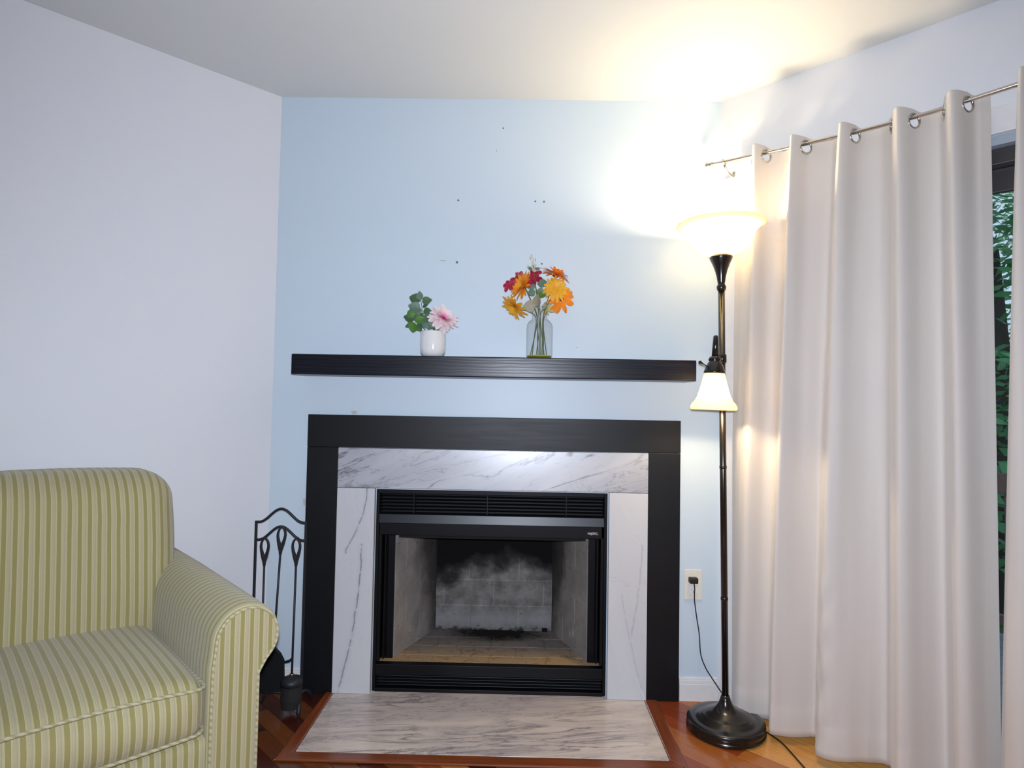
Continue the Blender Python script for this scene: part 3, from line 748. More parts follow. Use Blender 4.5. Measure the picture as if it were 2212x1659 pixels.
top1 = [(.088, .050), (.125, .055), (.165, .075), (.188, .118), (.203, .142), (.217, .126), (.232, .078), (.260, .050), (.292, .050), (.318, .082), (.329, .122), (.341, .143), (.356, .124), (.378, .080), (.415, .056), (.450, .046), (.478, .078), (.490, .122), (.503, .143), (.519, .126), (.540, .072), (.568, .050), (.605, .052), (.638, .085), (.652, .122), (.668, .143), (.686, .126), (.712, .075), (.745, .050), (.772, .056), (.793, .122), (.809, .143), (.828, .124), (.852, .072), (.872, .060), (.892, .050)]
bot1 = [(.085, .060), (.105, .10), (.130, .115), (.160, .105), (.190, .075), (.222, .060), (.245, .085), (.258, .125), (.272, .150), (.305, .130), (.345, .100), (.385, .065), (.405, .10), (.425, .160), (.470, .168), (.515, .145), (.560, .095), (.610, .060), (.655, .150), (.690, .152), (.725, .105), (.765, .060), (.790, .085), (.812, .150), (.845, .150), (.875, .100), (.902, .060)]
curtain(top1, bot1, 'curtain', 'cream grommet curtain panel hanging beside the floor lamp, left of the two', .030, 1., (.50,))
tag_ = [(1.02, .045), (.985, .075), (.968, .12), (.974, .145), (.995, .12), (1.03, .08), (1.07, .055)]
x_ = 1.07
while x_ < 1.75:
    tag_ += [(x_+.035, .060), (x_+.065, .10), (x_+.09, .143), (x_+.115, .10), (x_+.16, .050)]; x_ += .16
botB = [(.955, .045), (.918, .065), (.903, .10), (.918, .140), (.965, .158)]+[(a+.01, b*.9+.01) for a, b in tag_[5:]]
curtain(tag_, botB, 'curtain', 'cream grommet curtain panel at the right edge, right of the garden gap', .03, 5., None, 700)

# ------------------------------------------------------------------ floor lamp
LB = Vector((.789, -.222, 0))
MT = Matrix.Translation(LB) @ Matrix.Rotation(-.0148, 4, 'Y') @ Matrix.Translation((0, 0, .0022))
fl_ = thing('floor_lamp', 'dark bronze torchiere floor lamp with glowing glass bowl and side reading shade', 'floor lamp', M=MT)
def part(q, name, mat, parent=fl_, **k): return q.build(name, mat, parent, smooth=True, matrix=MT, **k)
part(MB().lathe([(0, 0), (.134, 0), (.1385, .004), (.1385, .012), (.135, .014), (.1365, .017), (.1365, .034), (.132, .0385), (.112, .041), (.104, .041), (.098, .047), (.090, .048), (.084, .054), (.078, .055), (.066, .063), (.048, .070), (.034, .080), (.024, .094), (.018, .110), (.0145, .122), (0, .122)], 64), 'base', M['bronze'])
part(MB().lathe([(.0, .11), (.0118, .11), (.0118, 1.62), (0, 1.62)], 24), 'pole', M['bronze'])
for z in (.47, .95): part(MB().lathe([(.0119, z-.006), (.0132, z-.004), (.0132, z+.004), (.0119, z+.006)], 24), 'pole_joint', M['bronze'])
part(MB().lathe([(.012, 1.605), (.015, 1.608), (.017, 1.615), (.0175, 1.622), (.013, 1.629), (.0125, 1.634), (.014, 1.64), (.017, 1.66), (.022, 1.68), (.031, 1.705), (.041, 1.726), (.0425, 1.733), (.038, 1.738), (.010, 1.734), (0, 1.734)], 40), 'cup', M['bronze'])
part(MB().lathe([(.030, 1.738), (.048, 1.739), (.080, 1.755), (.100, 1.778), (.114, 1.803), (.126, 1.828), (.142, 1.844), (.157, 1.850), (.163, 1.854), (.160, 1.858), (.150, 1.857), (.138, 1.849), (.122, 1.833), (.110, 1.806), (.096, 1.782), (.077, 1.760), (.047, 1.744), (.030, 1.742)], 64), 'glass_bowl', M['opal_bowl'])
bulb = [(0, 0), (.012, 0), (.013, .02), (.022, .035), (.030, .055), (.030, .070), (.022, .088), (.010, .096), (0, .098)]
part(MB().lathe([(r*.7, 1.742+z*.62) for r, z in bulb], 24), 'bulb', M['bulb'])
# side arm, socket, shade: hangs in front-left of the pole
A0 = Vector((-.012, -.012, 1.338)); S0 = Vector((-.070, -.088, 1.300)); axis = Vector((.035, .0, 1)).normalized()
part(MB().tube([Vector((-.008, -.006, 1.352)), Vector((-.022, -.035, 1.345)), Vector((-.050, -.070, 1.352)), Vector((-.058, -.084, 1.350))], [.007, .0055, .006, .007], 12), 'side_arm', M['bronze'])
part(MB().lathe([(.0119, 1.335), (.016, 1.338), (.016, 1.366), (.0119, 1.369)], 24), 'arm_collar', M['bronze'])
top_ = Vector((-.050, -.086, 1.425))
part(MB().tube([top_+Vector((0, 0, .004)), top_, top_-axis*.03, top_-axis*.075], [.005, .0085, .0105, .0125], 16), 'handle', M['bronze'])
Q = Vector((0, 0, 1)).rotation_difference(axis).to_matrix().to_4x4()
MSd = Matrix.Translation(Vector((-.0555, -.086, 1.300))) @ Q
so = part(MB().lathe([(0, .052), (.017, .052), (.021, .046), (.022, .040), (.019, .036), (.020, .034), (.025, .028), (.031, .015), (.035, .002), (.0375, -.004), (.036, -.008), (.020, -.006), (0, -.006)], 36, MSd), 'socket', M['bronze'])
q = MB(); q.tube([MSd @ Vector((-.028, -.005, .016)), MSd @ Vector((-.042, -.007, .023)), MSd @ Vector((-.050, -.008, .027)), MSd @ Vector((-.056, -.009, .030)), MSd @ Vector((-.060, -.0095, .031))], [.002, .002, .0045, .0065, .003], 10)
part(q, 'switch_knob', M['bronze'], so)
shade_p = [(.034, -.004), (.038, -.02), (.044, -.045), (.051, -.07), (.058, -.092), (.066, -.107), (.075, -.117), (.0805, -.128), (.080, -.136), (.076, -.139), (.073, -.134), (.070, -.124), (.062, -.110), (.055, -.094), (.048, -.071), (.041, -.046), (.035, -.020), (.031, -.006)]
part(MB().lathe(shade_p, 56, MSd), 'glass_shade', M['opal_shade'])
part(MB().lathe([(r*.62, -.012-z*.85) for r, z in bulb], 24, MSd), 'bulb', M['bulb'])
lamp('torchiere_light', 'POINT', MT @ Vector((0, 0, 1.806)), 17.5, (1, .79, .52), .045)
lamp('reading_light', 'POINT', (MT @ MSd) @ Vector((0, 0, -.088)), 12, (1, .77, .47), .02)
# cord: plug at the outlet, down the wall, behind the base
def smooth_path(P, n=8):
    return [Vector(catmull([tuple(p) for p in P], i/(n*(len(P)-1)))) for i in range(n*(len(P)-1)+1)]
cord = smooth_path([(.724, -.030, .474), (.728, -.030, .455), (.731, -.020, .40), (.741, -.018, .33), (.751, -.018, .268), (.757, -.02, .19), (.775, -.024, .14), (.800, -.030, .10), (.838, -.040, .045), (.868, -.050, .010), (.885, -.085, .0035), (.905, -.140, .003), (.930, -.160, .003)])
cd = MB().tube(cord, .0023, 8).build('power_cord', M['black_rubber'], fl_, smooth=True, matrix=Matrix())
MB().box(.708, .742, -.036, -.0075, .470, .492).build('plug', M['black_rubber'], cd, bevel=.004, matrix=Matrix())
tag(MB().tube(smooth_path([(.905, -.205, .0035), (.924, -.225, .0035), (.944, -.268, .0035), (.957, -.313, .0035), (.962, -.37, .0035), (.967, -.46, .0035), (.975, -.62, .0035), (1.0, -.8, .0035)]), .0026, 8).build('extension_cord', M['black_rubber'], smooth=True), 'thin black cord on the floor running from the lamp base to the lower right', 'cord')

# outlet
out = thing('wall_outlet', 'ivory duplex wall outlet with a black plug, right of the fireplace', 'outlet', loc=(.730, 0, .4585))
MB().box(.6945, .7655, -.0055, -.0006, .398, .519).build('cover_plate', M['ivory'], out, bevel=.003, seg=3, matrix=Matrix())
for zc in (.478, .438):
    q = MB(); q.prism([(.0165*math.cos(a), max(-.0125, min(.0125, .0165*math.sin(a)))) for a in [i*math.pi/12 for i in range(24)]], 0, .0015)
    rec = q.build('receptacle', M['white_plastic'], out, matrix=Matrix.Translation((.730, -.0055, zc)) @ Matrix.Rotation(math.pi/2, 4, 'X'))
    q = MB(); q.box(-.0075, -.0058, -.002, .006, .0014, .0019); q.box(.0055, .0072, -.002, .006, .0014, .0019); q.lathe([(0, .0019), (.0024, .0019), (.0024, .0014)], 10, Matrix.Translation((0, -.0075, 0)))
    q.build('slots', M['black_rubber'], rec, matrix=rec.matrix_world.copy() if False else Matrix.Translation((.730, -.0055, zc)) @ Matrix.Rotation(math.pi/2, 4, 'X'))
MB().lathe([(0, .0012), (.002, .001), (.003, 0)], 12, Matrix.Translation((.730, -.0055, .4585)) @ Matrix.Rotation(math.pi/2, 4, 'X')).build('screw', M['ivory'], out, matrix=Matrix())

# ------------------------------------------------------------------ fire tools
TX0, TX1, TY = -.990, -.797, -.135
st = thing('fire_tool_stand', 'black wrought iron fireplace tool stand with arched top, left of the fireplace', 'tool stand', loc=((TX0+TX1)/2, TY, 0))
def bar(P, r, n=8): return MB().tube(P, r, n)
tm = (TX0+TX1)/2; hw = (TX1-TX0)/2
def archz(u, base, rise): return base+rise*(.5+.5*math.cos(math.pi*min(1, abs(u)*1.12)))
for zb, rise in ((.700, .052), (.632, .052)):
    xs = [tm+hw*u/12 for u in range(-12, 13)]
    bar([(x, TY, archz((x-tm)/hw, zb, rise)) for x in xs], .0048).build('arch_bar', M['iron'], st, smooth=True, matrix=Matrix())
for x in (TX0, TX1): MB().box(x-.0042, x+.0042, TY-.0042, TY+.0042, .05, .704).build('post', M['iron'], st, matrix=Matrix())
for x, sg in ((TX0, -1), (TX1, 1)):
    for dy in (-1, 1):
        bar([(x, TY, .056), (x+sg*.006, TY+dy*.03, .052), (x+sg*.012, TY+dy*.055, .034), (x+sg*.016, TY+dy*.066, .008), (x+sg*.016, TY+dy*.070, .0045)], [.0055, .006, .0075, .0085, .0042]).build('foot', M['iron'], st, smooth=True, matrix=Matrix())
bar([(TX0, TY, .185), (tm-.02, TY-.004, .185), (tm+.02, TY-.016, .172), (tm+.05, TY-.010, .178), (tm+.066, TY-.024, .192)], .0045).build('lower_bar', M['iron'], st, smooth=True, matrix=Matrix())
bar([(TX0, TY, .055), (TX1, TY, .055)], .005).build('cross_bar', M['iron'], st, smooth=True, matrix=Matrix())
def teardrop(q, c, lean):
    out_, inn = [], []
    for i in range(24):
        a = i/24*2*math.pi; s_, c_ = math.sin(a), math.cos(a)
        zo = .034*c_ if c_ > 0 else .070*c_; wo = .0185*s_ if c_ > 0 else .0185*s_*(1-.55*(-c_)**1.3)
        zi = .026*c_+.003 if c_ > 0 else .038*c_+.003; wi = .0105*s_ if c_ > 0 else .0105*s_*(1-.9*(-c_)**1.5)
        if i == 12: wo = 0
        out_.append((wo, zo)); inn.append((wi, zi))
    out_[11] = (.0045, -.070); out_[13] = (-.0045, -.070)
    n = 24; vs = []
    for y in (-.0045, .0045):
        for (x, z) in out_: vs.append(Vector(c)+Vector((x+lean*z, y, z)))
        for (x, z) in inn: vs.append(Vector(c)+Vector((x+lean*z, y, z)))
    fs = []
    for i in range(n):
        j = (i+1) % n
        fs += [(i, j, n+j, n+i), (2*n+i, 3*n+i, 3*n+j, 2*n+j), (i, 2*n+i, 2*n+j, j), (n+i, n+j, 3*n+j, 3*n+i)]
    q.add(vs, fs)
TYF = TY-.022
defs = [('fireplace_tongs', 'leftmost black fireplace tool on the iron stand, mostly hidden by the armchair', 'fire tool', -.945, -.945, .610),
        ('fire_shovel', 'black fireplace shovel hanging in the middle of the iron stand', 'shovel', -.882, -.902, .654),
        ('hearth_brush', 'black bristle hearth brush hanging on the right of the iron stand', 'brush', -.824, -.818, .612)]
for nm, lb, cat, xt, xb, zc in defs:
    lean = (xt-xb)/.5
    T = thing(nm, lb, cat, loc=(xb, TYF, .02), group='fireplace tools on the iron stand')
    q = MB(); teardrop(q, (xt, TYF, zc), lean); q.build('handle', M['iron'], T, bevel=.001, matrix=Matrix())
    zl = zc-.068; xl_ = xt-lean*.068
    zend = {'fireplace_tongs': .10, 'fire_shovel': .23, 'hearth_brush': .12}[nm]
    xe = xl_-lean*(zl-zend)
    bar([(xl_, TYF, zl), (xe, TYF-(.024 if nm == 'hearth_brush' else 0), zend)], .0042).build('shaft', M['iron'], T, smooth=True, matrix=Matrix())
    bar([(xt, TYF+.0065, zc+.030), (xt, TYF+.012, zc+.034), (xt, TY-.006, zc+.026+.006)], .0028, 6).build('hook', M['iron'], T, smooth=True, matrix=Matrix())
    if nm == 'hearth_brush':
        MB().lathe([(0, .018), (.006, .017), (.010, .012), (.022, .010), (.036, .004), (.040, -.004), (.040, -.018), (0, -.018)], 30, Matrix.Translation((xe, TYF-.024, .125))).build('brush_head', M['iron'], T, smooth=True, matrix=Matrix())
        MB().lathe([(.0065, .0), (.009, .002), (.006, .005)], 20, Matrix.Translation((xe, TYF-.024, .142))).build('brass_ring', M['brass'], T, smooth=True, matrix=Matrix())
        q = MB(); rg = random.Random(2)
        for i in range(420):
            a = rg.random()*6.283; r_ = .037*math.sqrt(rg.random()); x, y = r_*math.cos(a), r_*math.sin(a); zt_ = .107; zl_ = .018+rg.random()*.012
            q.add([(xe+x-.0012, TYF-.024+y, zt_), (xe+x+.0012, TYF-.024+y, zt_), (xe+x*.95, TYF-.024+y*.95, zl_)], [(0, 1, 2)])
            q.add([(xe+x, TYF-.024+y-.0012, zt_), (xe+x, TYF-.024+y+.0012, zt_), (xe+x*.95, TYF-.024+y*.95, zl_)], [(0, 1, 2)])
        q.lathe([(.036, .108), (.039, .06), (.035, .025), (.02, .022)], 20, Matrix.Translation((xe, TYF-.024, 0)))
        q.build('bristles', M['bristle'], T, kind='stuff', matrix=Matrix())
    if nm == 'fire_shovel':
        q = MB(); W_ = .050; zs_ = [.235, .215, .19, .13, .07]; ws = [.008, .03, .045, .048, .050]
        for z, w_ in zip(zs_, ws):
            for u in (-1, -.92, -.3, .3, .92, 1): q.v.append((xe+.002+u*w_, TYF-(.022 if abs(u) == 1 else .004)+(.0), z))
        for i in range(4):
            for j in range(5): a = i*6+j; q.f.append((a, a+1, a+7, a+6))
        q.build('shovel_blade', M['black_satin'], T, smooth=False, solid=.002, matrix=Matrix())
    if nm == 'fireplace_tongs':
        for sg in (-1, 1): bar([(xe, TYF, .12), (xe+sg*.018, TYF, .10), (xe+sg*.024, TYF, .06), (xe+sg*.006, TYF, .025)], .0038).build('jaw', M['iron'], T, smooth=True, matrix=Matrix())

# ------------------------------------------------------------------ flowers
def leafmesh(L, W, bend=.2, fold=.15, tip=1.0, blunt=False):
    q = MB(); n = 7
    for i in range(n+1):
        t_ = i/n; w_ = W*.5*math.sin(math.pi*min(1, t_**.8*.97+.03))**(.8) if i not in (0,) else W*.04
        if i == n: w_ = W*.02*tip
        if blunt: w_ = W*.5*(math.sin(math.pi*(.06+.86*t_**1.15)))**.7 if i < n else W*.17
        for u in (-1, -.5, 0, .5, 1):
            q.v.append((t_*L, u*w_, -bend*L*t_*t_+fold*abs(u)*w_)); q.u.append((t_, u))
    for i in range(n):
        for j in range(4): a = i*5+j; q.f.append((a, a+1, a+6, a+5))
    return q
def orient(p, d, roll=0.):
    d = Vector(d).normalized(); x = d; y = Vector((0, 0, 1)).cross(x)
    if y.length < .05: y = Vector((0, 1, 0))
    y.normalize(); z = x.cross(y); Mx = Matrix((x, y, z)).transposed().to_4x4(); Mx.translation = Vector(p)
    return Mx @ Matrix.Rotation(roll, 4, 'X')
def put_leaf(parent, p, d, L, W, mat, roll=0., bend=.2, name='leaf'):
    return leafmesh(L, W, bend).build(name, mat, parent, smooth=True, matrix=orient(p, d, roll))
def flower_head(parent, c, nrm, R_, mat, rows=((12, 1., .15), (12, .8, .45)), pw=.36, cen=.22, cmat=None, rg=None):
    rg = rg or random.Random(1); nrm = Vector(nrm).normalized(); a = nrm.orthogonal().normalized(); b = nrm.cross(a); c = Vector(c); q = MB()
    for (n, rs, lift) in rows:
        ph = rg.random()*6
        for i in range(n):
            an = ph+i*2*math.pi/n+rg.uniform(-.1, .1); d = (math.cos(an)*a+math.sin(an)*b)*math.cos(lift)+nrm*math.sin(lift+rg.uniform(-.12, .12))
            lm = leafmesh(R_*rs*rg.uniform(.85, 1.1), R_*pw*rg.uniform(.85, 1.1), rg.uniform(.05, .3), .2, blunt=True)
            y = nrm.cross(d); y.normalize(); z = d.cross(y); Mx = Matrix((d.normalized(), y, z)).transposed().to_4x4(); Mx.translation = c+d.normalized()*R_*cen*.5
            n0 = len(q.v); q.v += [tuple(Mx @ Vector(v)) for v in lm.v]; q.u += lm.u; q.f += [tuple(k+n0 for k in f) for f in lm.f]
    q.build('petals', mat, parent, smooth=True, matrix=Matrix())
    Mc = Matrix((a, b, nrm)).transposed().to_4x4(); Mc.translation = c
    r = R_*cen
    MB().lathe([(0, r*.35), (r*.5, r*.32), (r*.9, r*.1), (r, -r*.1), (r*.8, -r*.5), (0, -r*.8)], 16, Mc).build('flower_centre', cmat or M['seed'], parent, smooth=True, matrix=Matrix())
ST = 1.3513
# potted plant
PX, PY = -.327, -.100
pp = thing('potted_plant', 'small white ceramic pot with green leaves and one pink flower on the mantel', 'plant', loc=(PX, PY, ST))
MB().lathe([(0, 0), (.034, 0), (.042, .004), (.048, .014), (.0505, .03), (.051, .06), (.0505, .098), (.049, .1005), (.0465, .099), (.0465, .088), (0, .088)], 48, Matrix.Translation((PX, PY, ST+.0005))).build('pot', M['ceramic'], pp, smooth=True, matrix=Matrix())
MB().lathe([(0, .0895), (.046, .0885)], 24, Matrix.Translation((PX, PY, ST))).build('soil', plain('dark_moss', (.05, .06, .03), 1., bscale=200, bstr=1), pp, matrix=Matrix())
def px2w(px, py, dy=-.10): # measured image position to shelf position
    k = .00182+(dy+.10)*-.0000; return Vector((.092+(px-1166)*k, dy, 1.553-(py-665)*k))
def sprig(parent, pts, leaves, mat_stem):
    s_ = MB().tube(smooth_path(pts, 5), .0013, 6).build('stem', mat_stem, parent, smooth=True, matrix=Matrix())
    for (px, py, dx, dz, L, W, mt, ro, dy) in leaves:
        put_leaf(s_, px2w(px, py, dy), (dx, random.uniform(-.35, -.05), dz), L*1.15, W*1.25, M[mt], ro)
lf = [(907, 652, -.2, 1, .030, .024, 'leaf_sage', 1.3, -.105), (905, 652, -1, .35, .040, .036, 'leaf_dark', 1.1, -.09), (910, 655, 1, .25, .034, .026, 'leaf_dark', 1.5, -.10),
      (908, 672, -1, .30, .042, .034, 'leaf_sage', 1.2, -.115), (910, 674, -1, -.15, .046, .032, 'leaf_dark', 1.6, -.10), (912, 676, 1, .1, .030, .026, 'leaf_dark', 1.2, -.09),
      (912, 690, -1, -.1, .040, .030, 'leaf_dark', 1.9, -.10), (913, 690, 1, -.35, .036, .030, 'leaf_dark', 1.3, -.12), (914, 700, .9, -.5, .034, .028, 'leaf_sage', 1.5, -.11), (912, 668, .9, .8, .022, .016, 'leaf_dark', 1.0, -.10)]
sprig(pp, [(PX-.002, PY, ST+.088), px2w(914, 700), px2w(911, 675), px2w(906, 645)], lf, M['stem'])
lf = [(892, 692, -.5, .8, .028, .028, 'leaf_light', 1.2, -.12), (893, 695, -1, .4, .036, .032, 'leaf_dark', 1.0, -.10), (895, 702, -1, -.6, .034, .020, 'leaf_dark', 1.9, -.11),
      (898, 700, .8, .3, .034, .026, 'leaf_light', 1.6, -.12), (897, 703, -.25, -1, .036, .036, 'leaf_light', 1.4, -.13), (902, 705, .5, -.9, .030, .026, 'leaf_dark', 1.4, -.115), (900, 695, .6, .8, .032, .026, 'leaf_dark', 1.3, -.10), (905, 700, 1, -.1, .034, .028, 'leaf_dark', 1.7, -.105)]
sprig(pp, [(PX-.015, PY-.005, ST+.088), px2w(912, 710, -.11), px2w(900, 700, -.12), px2w(892, 688, -.12)], lf, M['stem'])
lf = [(937, 694, .5, -1, .040, .030, 'leaf_sage', 1.4, -.11), (937, 697, -.6, -1, .034, .028, 'leaf_sage', 1.3, -.105), (935, 700, .1, -1, .036, .026, 'leaf_dark', 1.6, -.10)]
sprig(pp, [(PX+.005, PY+.01, ST+.088), px2w(938, 705), px2w(938, 692)], lf, M['stem'])
MB().tube(smooth_path([(PX+.018, PY, ST+.088), px2w(949, 706), px2w(955, 695, -.105)], 5), .0014, 6).build('flower_stem', M['stem_dark'], pp, smooth=True, matrix=Matrix())
hd = bpy.data.objects.new('flower_head', None); COL.objects.link(hd); attach(hd, pp)
flower_head(hd, px2w(958, 691, -.112), (.42, -.50, .50), .060, M['pink'], ((15, .95, -.30), (14, .95, .05), (13, .88, .40), (9, .55, .8)), .42, .14, rg=random.Random(4))
# vase
VX, VY = .0925, -.100
vs_ = thing('glass_vase', 'clear glass bottle vase holding the autumn bouquet on the mantel', 'vase', loc=(VX, VY, ST))
MV = Matrix.Translation((VX, VY, ST+.0005))
MB().lathe([(0, .0), (.046, .0), (.0505, .004), (.0515, .012), (.0515, .125), (.049, .137), (.042, .147), (.033, .1535), (.0295, .158), (.0295, .190), (.0315, .198), (.0325, .2015), (.031, .2035), (.0285, .2)], 56, MV).build('vase_body', M['vase_glass'], vs_, smooth=True, matrix=Matrix())
MB().lathe([(0, .0065), (.0465, .0065), (.0488, .011), (0, .011)], 40, MV).build('water', M['water'], vs_, smooth=True, matrix=Matrix())
NECK = Vector((VX+.002, VY, ST+.165))
def bloom(name, label, cat, foot, head_px, dy, nrm, R_, mat, rows, pw=.34, cen=.24, cm=None, sd=1, stem='stem'):
    h = px2w(*head_px, dy)
    T = thing(name, label, cat, loc=(foot[0], foot[1], foot[2]), group='artificial flowers in the glass vase')
    nk = NECK+Vector(((h.x-VX)*.18, (h.y-VY)*.18+foot[3], 0))
    pth = smooth_path([foot[:3], tuple((Vector(foot[:3])+nk)/2+Vector(((nk.x-foot[0])*.12, 0, 0))), tuple(nk), tuple((nk+h)/2+Vector((0, 0, .006))), tuple(h-Vector(nrm).normalized()*R_*.1)], 5)
    MB().tube(pth, .0018, 7).build('stem', M[stem], T, smooth=True, matrix=Matrix())
    if mat: flower_head(T, h, nrm, R_, mat, rows, pw, cen, cm, random.Random(sd))
    return T, h
Z0 = ST+.012
two = ((13, 1., .05), (12, .85, .4))
bloom('daisy', 'orange daisy, upper left flower of the glass vase bouquet', 'flower', (VX-.036, VY-.01, Z0, -.006), (1131, 622), -.115, (-.75, -.45, .30), .056, M['amber'], ((18, 1., .35), (16, .9, .7), (10, .6, 1.0)), .28, .18, sd=2)
bloom('daisy', 'yellow daisy drooping at the lower left of the glass vase bouquet', 'flower', (VX-.028, VY+.012, Z0, .004), (1112, 662), -.110, (-.55, -.35, -.60), .054, M['yellow'], ((16, 1., .2), (15, .88, .5), (9, .6, .9)), .27, .18, sd=3)
bloom('daisy', 'orange daisy tilted skyward at the upper right of the glass vase bouquet', 'flower', (VX+.030, VY+.008, Z0, .003), (1199, 592), -.095, (.35, -.18, .92), .056, M['orange'], ((18, 1., .10), (16, .85, .4), (10, .6, .8)), .27, .24, sd=5)
bloom('daisy', 'yellow daisy in the right middle of the glass vase bouquet', 'flower', (VX+.010, VY-.012, Z0, -.004), (1199, 625), -.135, (.05, -.88, .20), .049, M['yellow'], ((18, 1., -.2), (16, .9, .15), (12, .6, .5)), .28, .16, M['yellow'], sd=6)
bloom('daisy', 'orange daisy with dark centre, lower right flower of the glass vase bouquet', 'flower', (VX+.016, VY+.014, Z0, .005), (1212, 645), -.105, (.45, -.80, -.15), .060, M['orange'], ((10, 1., -.05), (7, .8, .25)), .32, .2, sd=8)
T, h = bloom('red_blossom', 'crimson blossom cluster at the upper left of the glass vase bouquet', 'flower', (VX-.004, VY, Z0, 0), (1128, 606), -.085, (0, 0, 1), .02, None, None)
rg = random.Random(9)
for (px, py) in ((1104, 612), (1096, 618), (1112, 606), (1121, 594), (1126, 602), (1137, 600), (1143, 608), (1148, 596), (1156, 588), (1158, 600), (1138, 611), (1150, 604)):
    c = px2w(px, py, -.085+rg.uniform(-.02, .01)); hd2 = bpy.data.objects.new('floret', None); COL.objects.link(hd2); attach(hd2, T)
    flower_head(hd2, c, (rg.uniform(-.5, .5), -.8, rg.uniform(-.1, .6)), .022, M['crimson'], ((5, 1., .1),), .75, .14, M['crimson'], rg)
T, h = bloom('white_sprig', 'tiny cream blossom sprig standing highest in the glass vase bouquet', 'flower', (VX+.002, VY-.004, Z0, -.002), (1149, 566), -.098, (0, 0, 1), .02, None, None)
for i in range(13):
    c = px2w(1149+rg.uniform(-6, 6), 558+i*2.4, -.098+rg.uniform(-.008, .008))
    put_leaf(T, c, (rg.uniform(-1, 1), -.5, rg.uniform(.1, 1)), .020, .015, M['cream_petal'], rg.uniform(0, 2), name='petal')
for (px, py, dx, dz) in ((1153, 580, 1, .25), (1148, 582, -.8, .5)): put_leaf(T, px2w(px, py, -.10), (dx, -.2, dz), .024, .013, M['leaf_sage'], .9)
def lf_thing(label, foot, pts, leaves, stem='stem'):
    T = thing('leaf_sprig', label, 'leaves', loc=(foot[0], foot[1], foot[2]), group='artificial leaves in the glass vase')
    s_ = MB().tube(smooth_path([foot, tuple(NECK)]+[tuple(px2w(*p)) for p in pts], 5), .0014, 6).build('stem', M[stem], T, smooth=True, matrix=Matrix())
    for (px, py, dx, dz, L, W, mt, ro, dy) in leaves: put_leaf(s_, px2w(px, py, dy), (dx, rg.uniform(-.3, 0), dz), L, W, M[mt], ro)
lf_thing('sage green leaf sprig in the centre of the glass vase bouquet', (VX+.006, VY+.006, Z0), [(1162, 640), (1154, 612)],
         [(1160, 612, .9, .3, .040, .040, 'leaf_sage', 1.4, -.09), (1156, 618, -1, .2, .036, .034, 'leaf_sage', 1.5, -.09), (1158, 628, .9, -.3, .042, .038, 'leaf_sage', 1.4, -.095), (1156, 628, -.9, -.3, .034, .030, 'leaf_sage', 1.6, -.09), (1160, 635, .8, -.1, .034, .028, 'leaf_light', 1.3, -.10), (1153, 610, .1, 1, .030, .026, 'leaf_sage', 1.5, -.085)])
lf_thing('faded beige round leaves low in the glass vase bouquet', (VX-.012, VY+.008, Z0), [(1160, 660), (1152, 645)],
         [(1160, 664, -.1, 1, .052, .050, 'leaf_grey', 1.45, -.105), (1156, 662, -1, -.1, .050, .048, 'leaf_grey', 1.5, -.115), (1172, 668, .9, .75, .034, .032, 'leaf_grey', 1.4, -.09)])
lf_thing('yellowed leaf over the right shoulder of the glass vase', (VX+.02, VY-.01, Z0), [(1175, 668), (1182, 662)],
         [(1176, 662, 1, -.35, .052, .030, 'leaf_yellow', 1.3, -.10), (1176, 666, .7, -.9, .030, .018, 'leaf_yellow', 1.3, -.095), (1178, 664, .5, .9, .036, .034, 'leaf_grey', 1.4, -.085)])

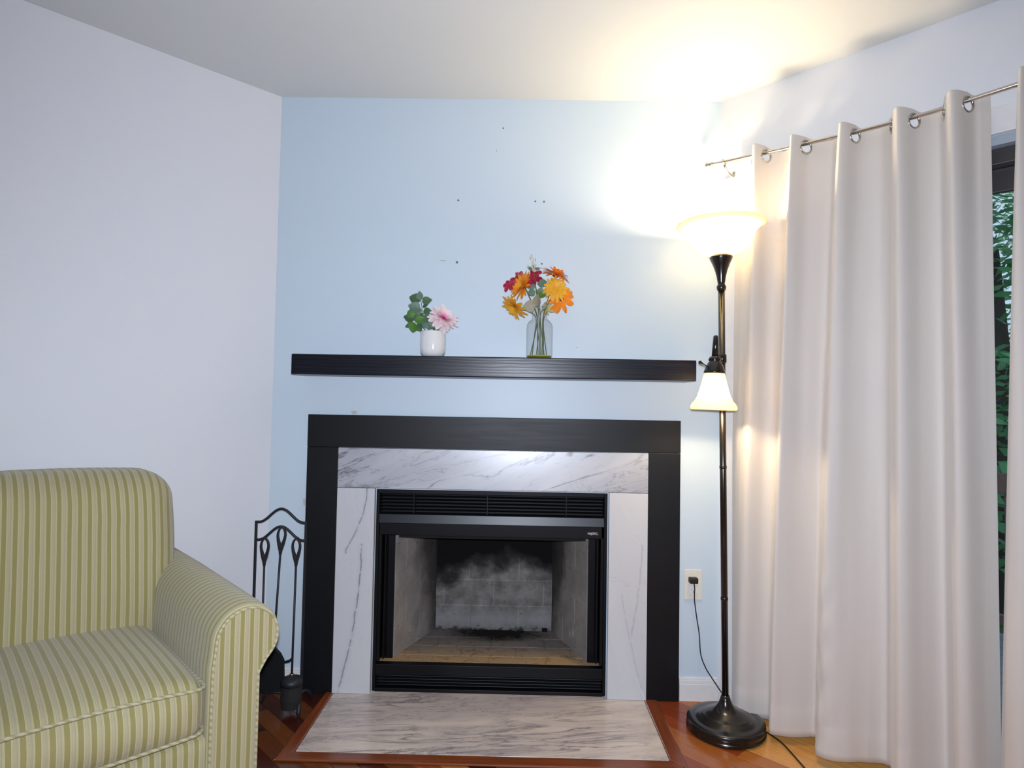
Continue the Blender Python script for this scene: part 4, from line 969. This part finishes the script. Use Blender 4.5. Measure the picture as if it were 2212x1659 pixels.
# ------------------------------------------------------------------ outside the patio door
q = MB().box(-6, 9, .12, 14, -.62, -.60, MR); q.build('ground', M['grass'], kind='structure')
dk = bpy.data.objects.new('deck', None); COL.objects.link(dk); dk['kind'] = 'structure'
for i in range(15): MB().box(CUT-1.5, CUT+3, .115+i*.14, .115+i*.14+.134, -.13, -.10, MR).build('deck_board', M['deck'], dk)
rl = thing('deck_railing', 'brown wooden deck railing outside the patio door', 'railing', M=Matrix.Translation(rw(.6, -2.05, -.1)))
MB().box(CUT-1.5, CUT+3, 2.02, 2.06, .725, .838, MR).build('top_rail', M['rail'], rl, matrix=Matrix(), bevel=.004)
MB().box(CUT-1.5, CUT+3, 2.02, 2.06, .0, .05, MR).build('bottom_rail', M['rail'], rl, matrix=Matrix())
for i in range(30):
    xx = CUT-1.44+i*.15; MB().box(xx, xx+.02, 2.03, 2.05, .05, .725, MR).build('baluster', M['rail'], rl, matrix=Matrix())
for i in range(4):
    xx = CUT-1.5+i*1.45; MB().box(xx, xx+.09, 2.0, 2.09, -.12, .80, MR).build('post', M['rail'], rl, matrix=Matrix())
def tree(s, off, R_, h, mt, label, seed):
    base = rw(s, -off, -.6); T = thing('tree', label, 'tree', loc=base, group='garden trees beyond the deck'); rg_ = random.Random(seed)
    MB().tube([base+Vector((0, 0, 0)), base+Vector((.05, 0, h*.35)), base+Vector((0, .06, h*.7))], [.12, .09, .04], 8).build('trunk', M['bark'], T, smooth=True, matrix=Matrix())
    q = MB(); cs = [base+Vector((rg_.uniform(-1, 1)*R_*.6, rg_.uniform(-1, 1)*R_*.6, h*(.12+.88*i/15))) for i in range(16)]
    for i in range(5200):
        c = cs[i % 16]; d = Vector((rg_.gauss(0, 1), rg_.gauss(0, 1), rg_.gauss(0, .8))); d = d.normalized()*R_*.62*rg_.uniform(.6, 1.05); p = c+d
        if p.z < -.55: continue
        a = Vector((rg_.gauss(0, 1), rg_.gauss(0, 1), rg_.gauss(0, .6))).normalized(); b = a.orthogonal().normalized(); l_ = rg_.uniform(.05, .10)
        q.add([p-a*l_, p+b*l_*.45, p+a*l_, p-b*l_*.45], [(0, 1, 2, 3)])
    q.build('foliage', M[mt], T, kind='stuff', matrix=Matrix())
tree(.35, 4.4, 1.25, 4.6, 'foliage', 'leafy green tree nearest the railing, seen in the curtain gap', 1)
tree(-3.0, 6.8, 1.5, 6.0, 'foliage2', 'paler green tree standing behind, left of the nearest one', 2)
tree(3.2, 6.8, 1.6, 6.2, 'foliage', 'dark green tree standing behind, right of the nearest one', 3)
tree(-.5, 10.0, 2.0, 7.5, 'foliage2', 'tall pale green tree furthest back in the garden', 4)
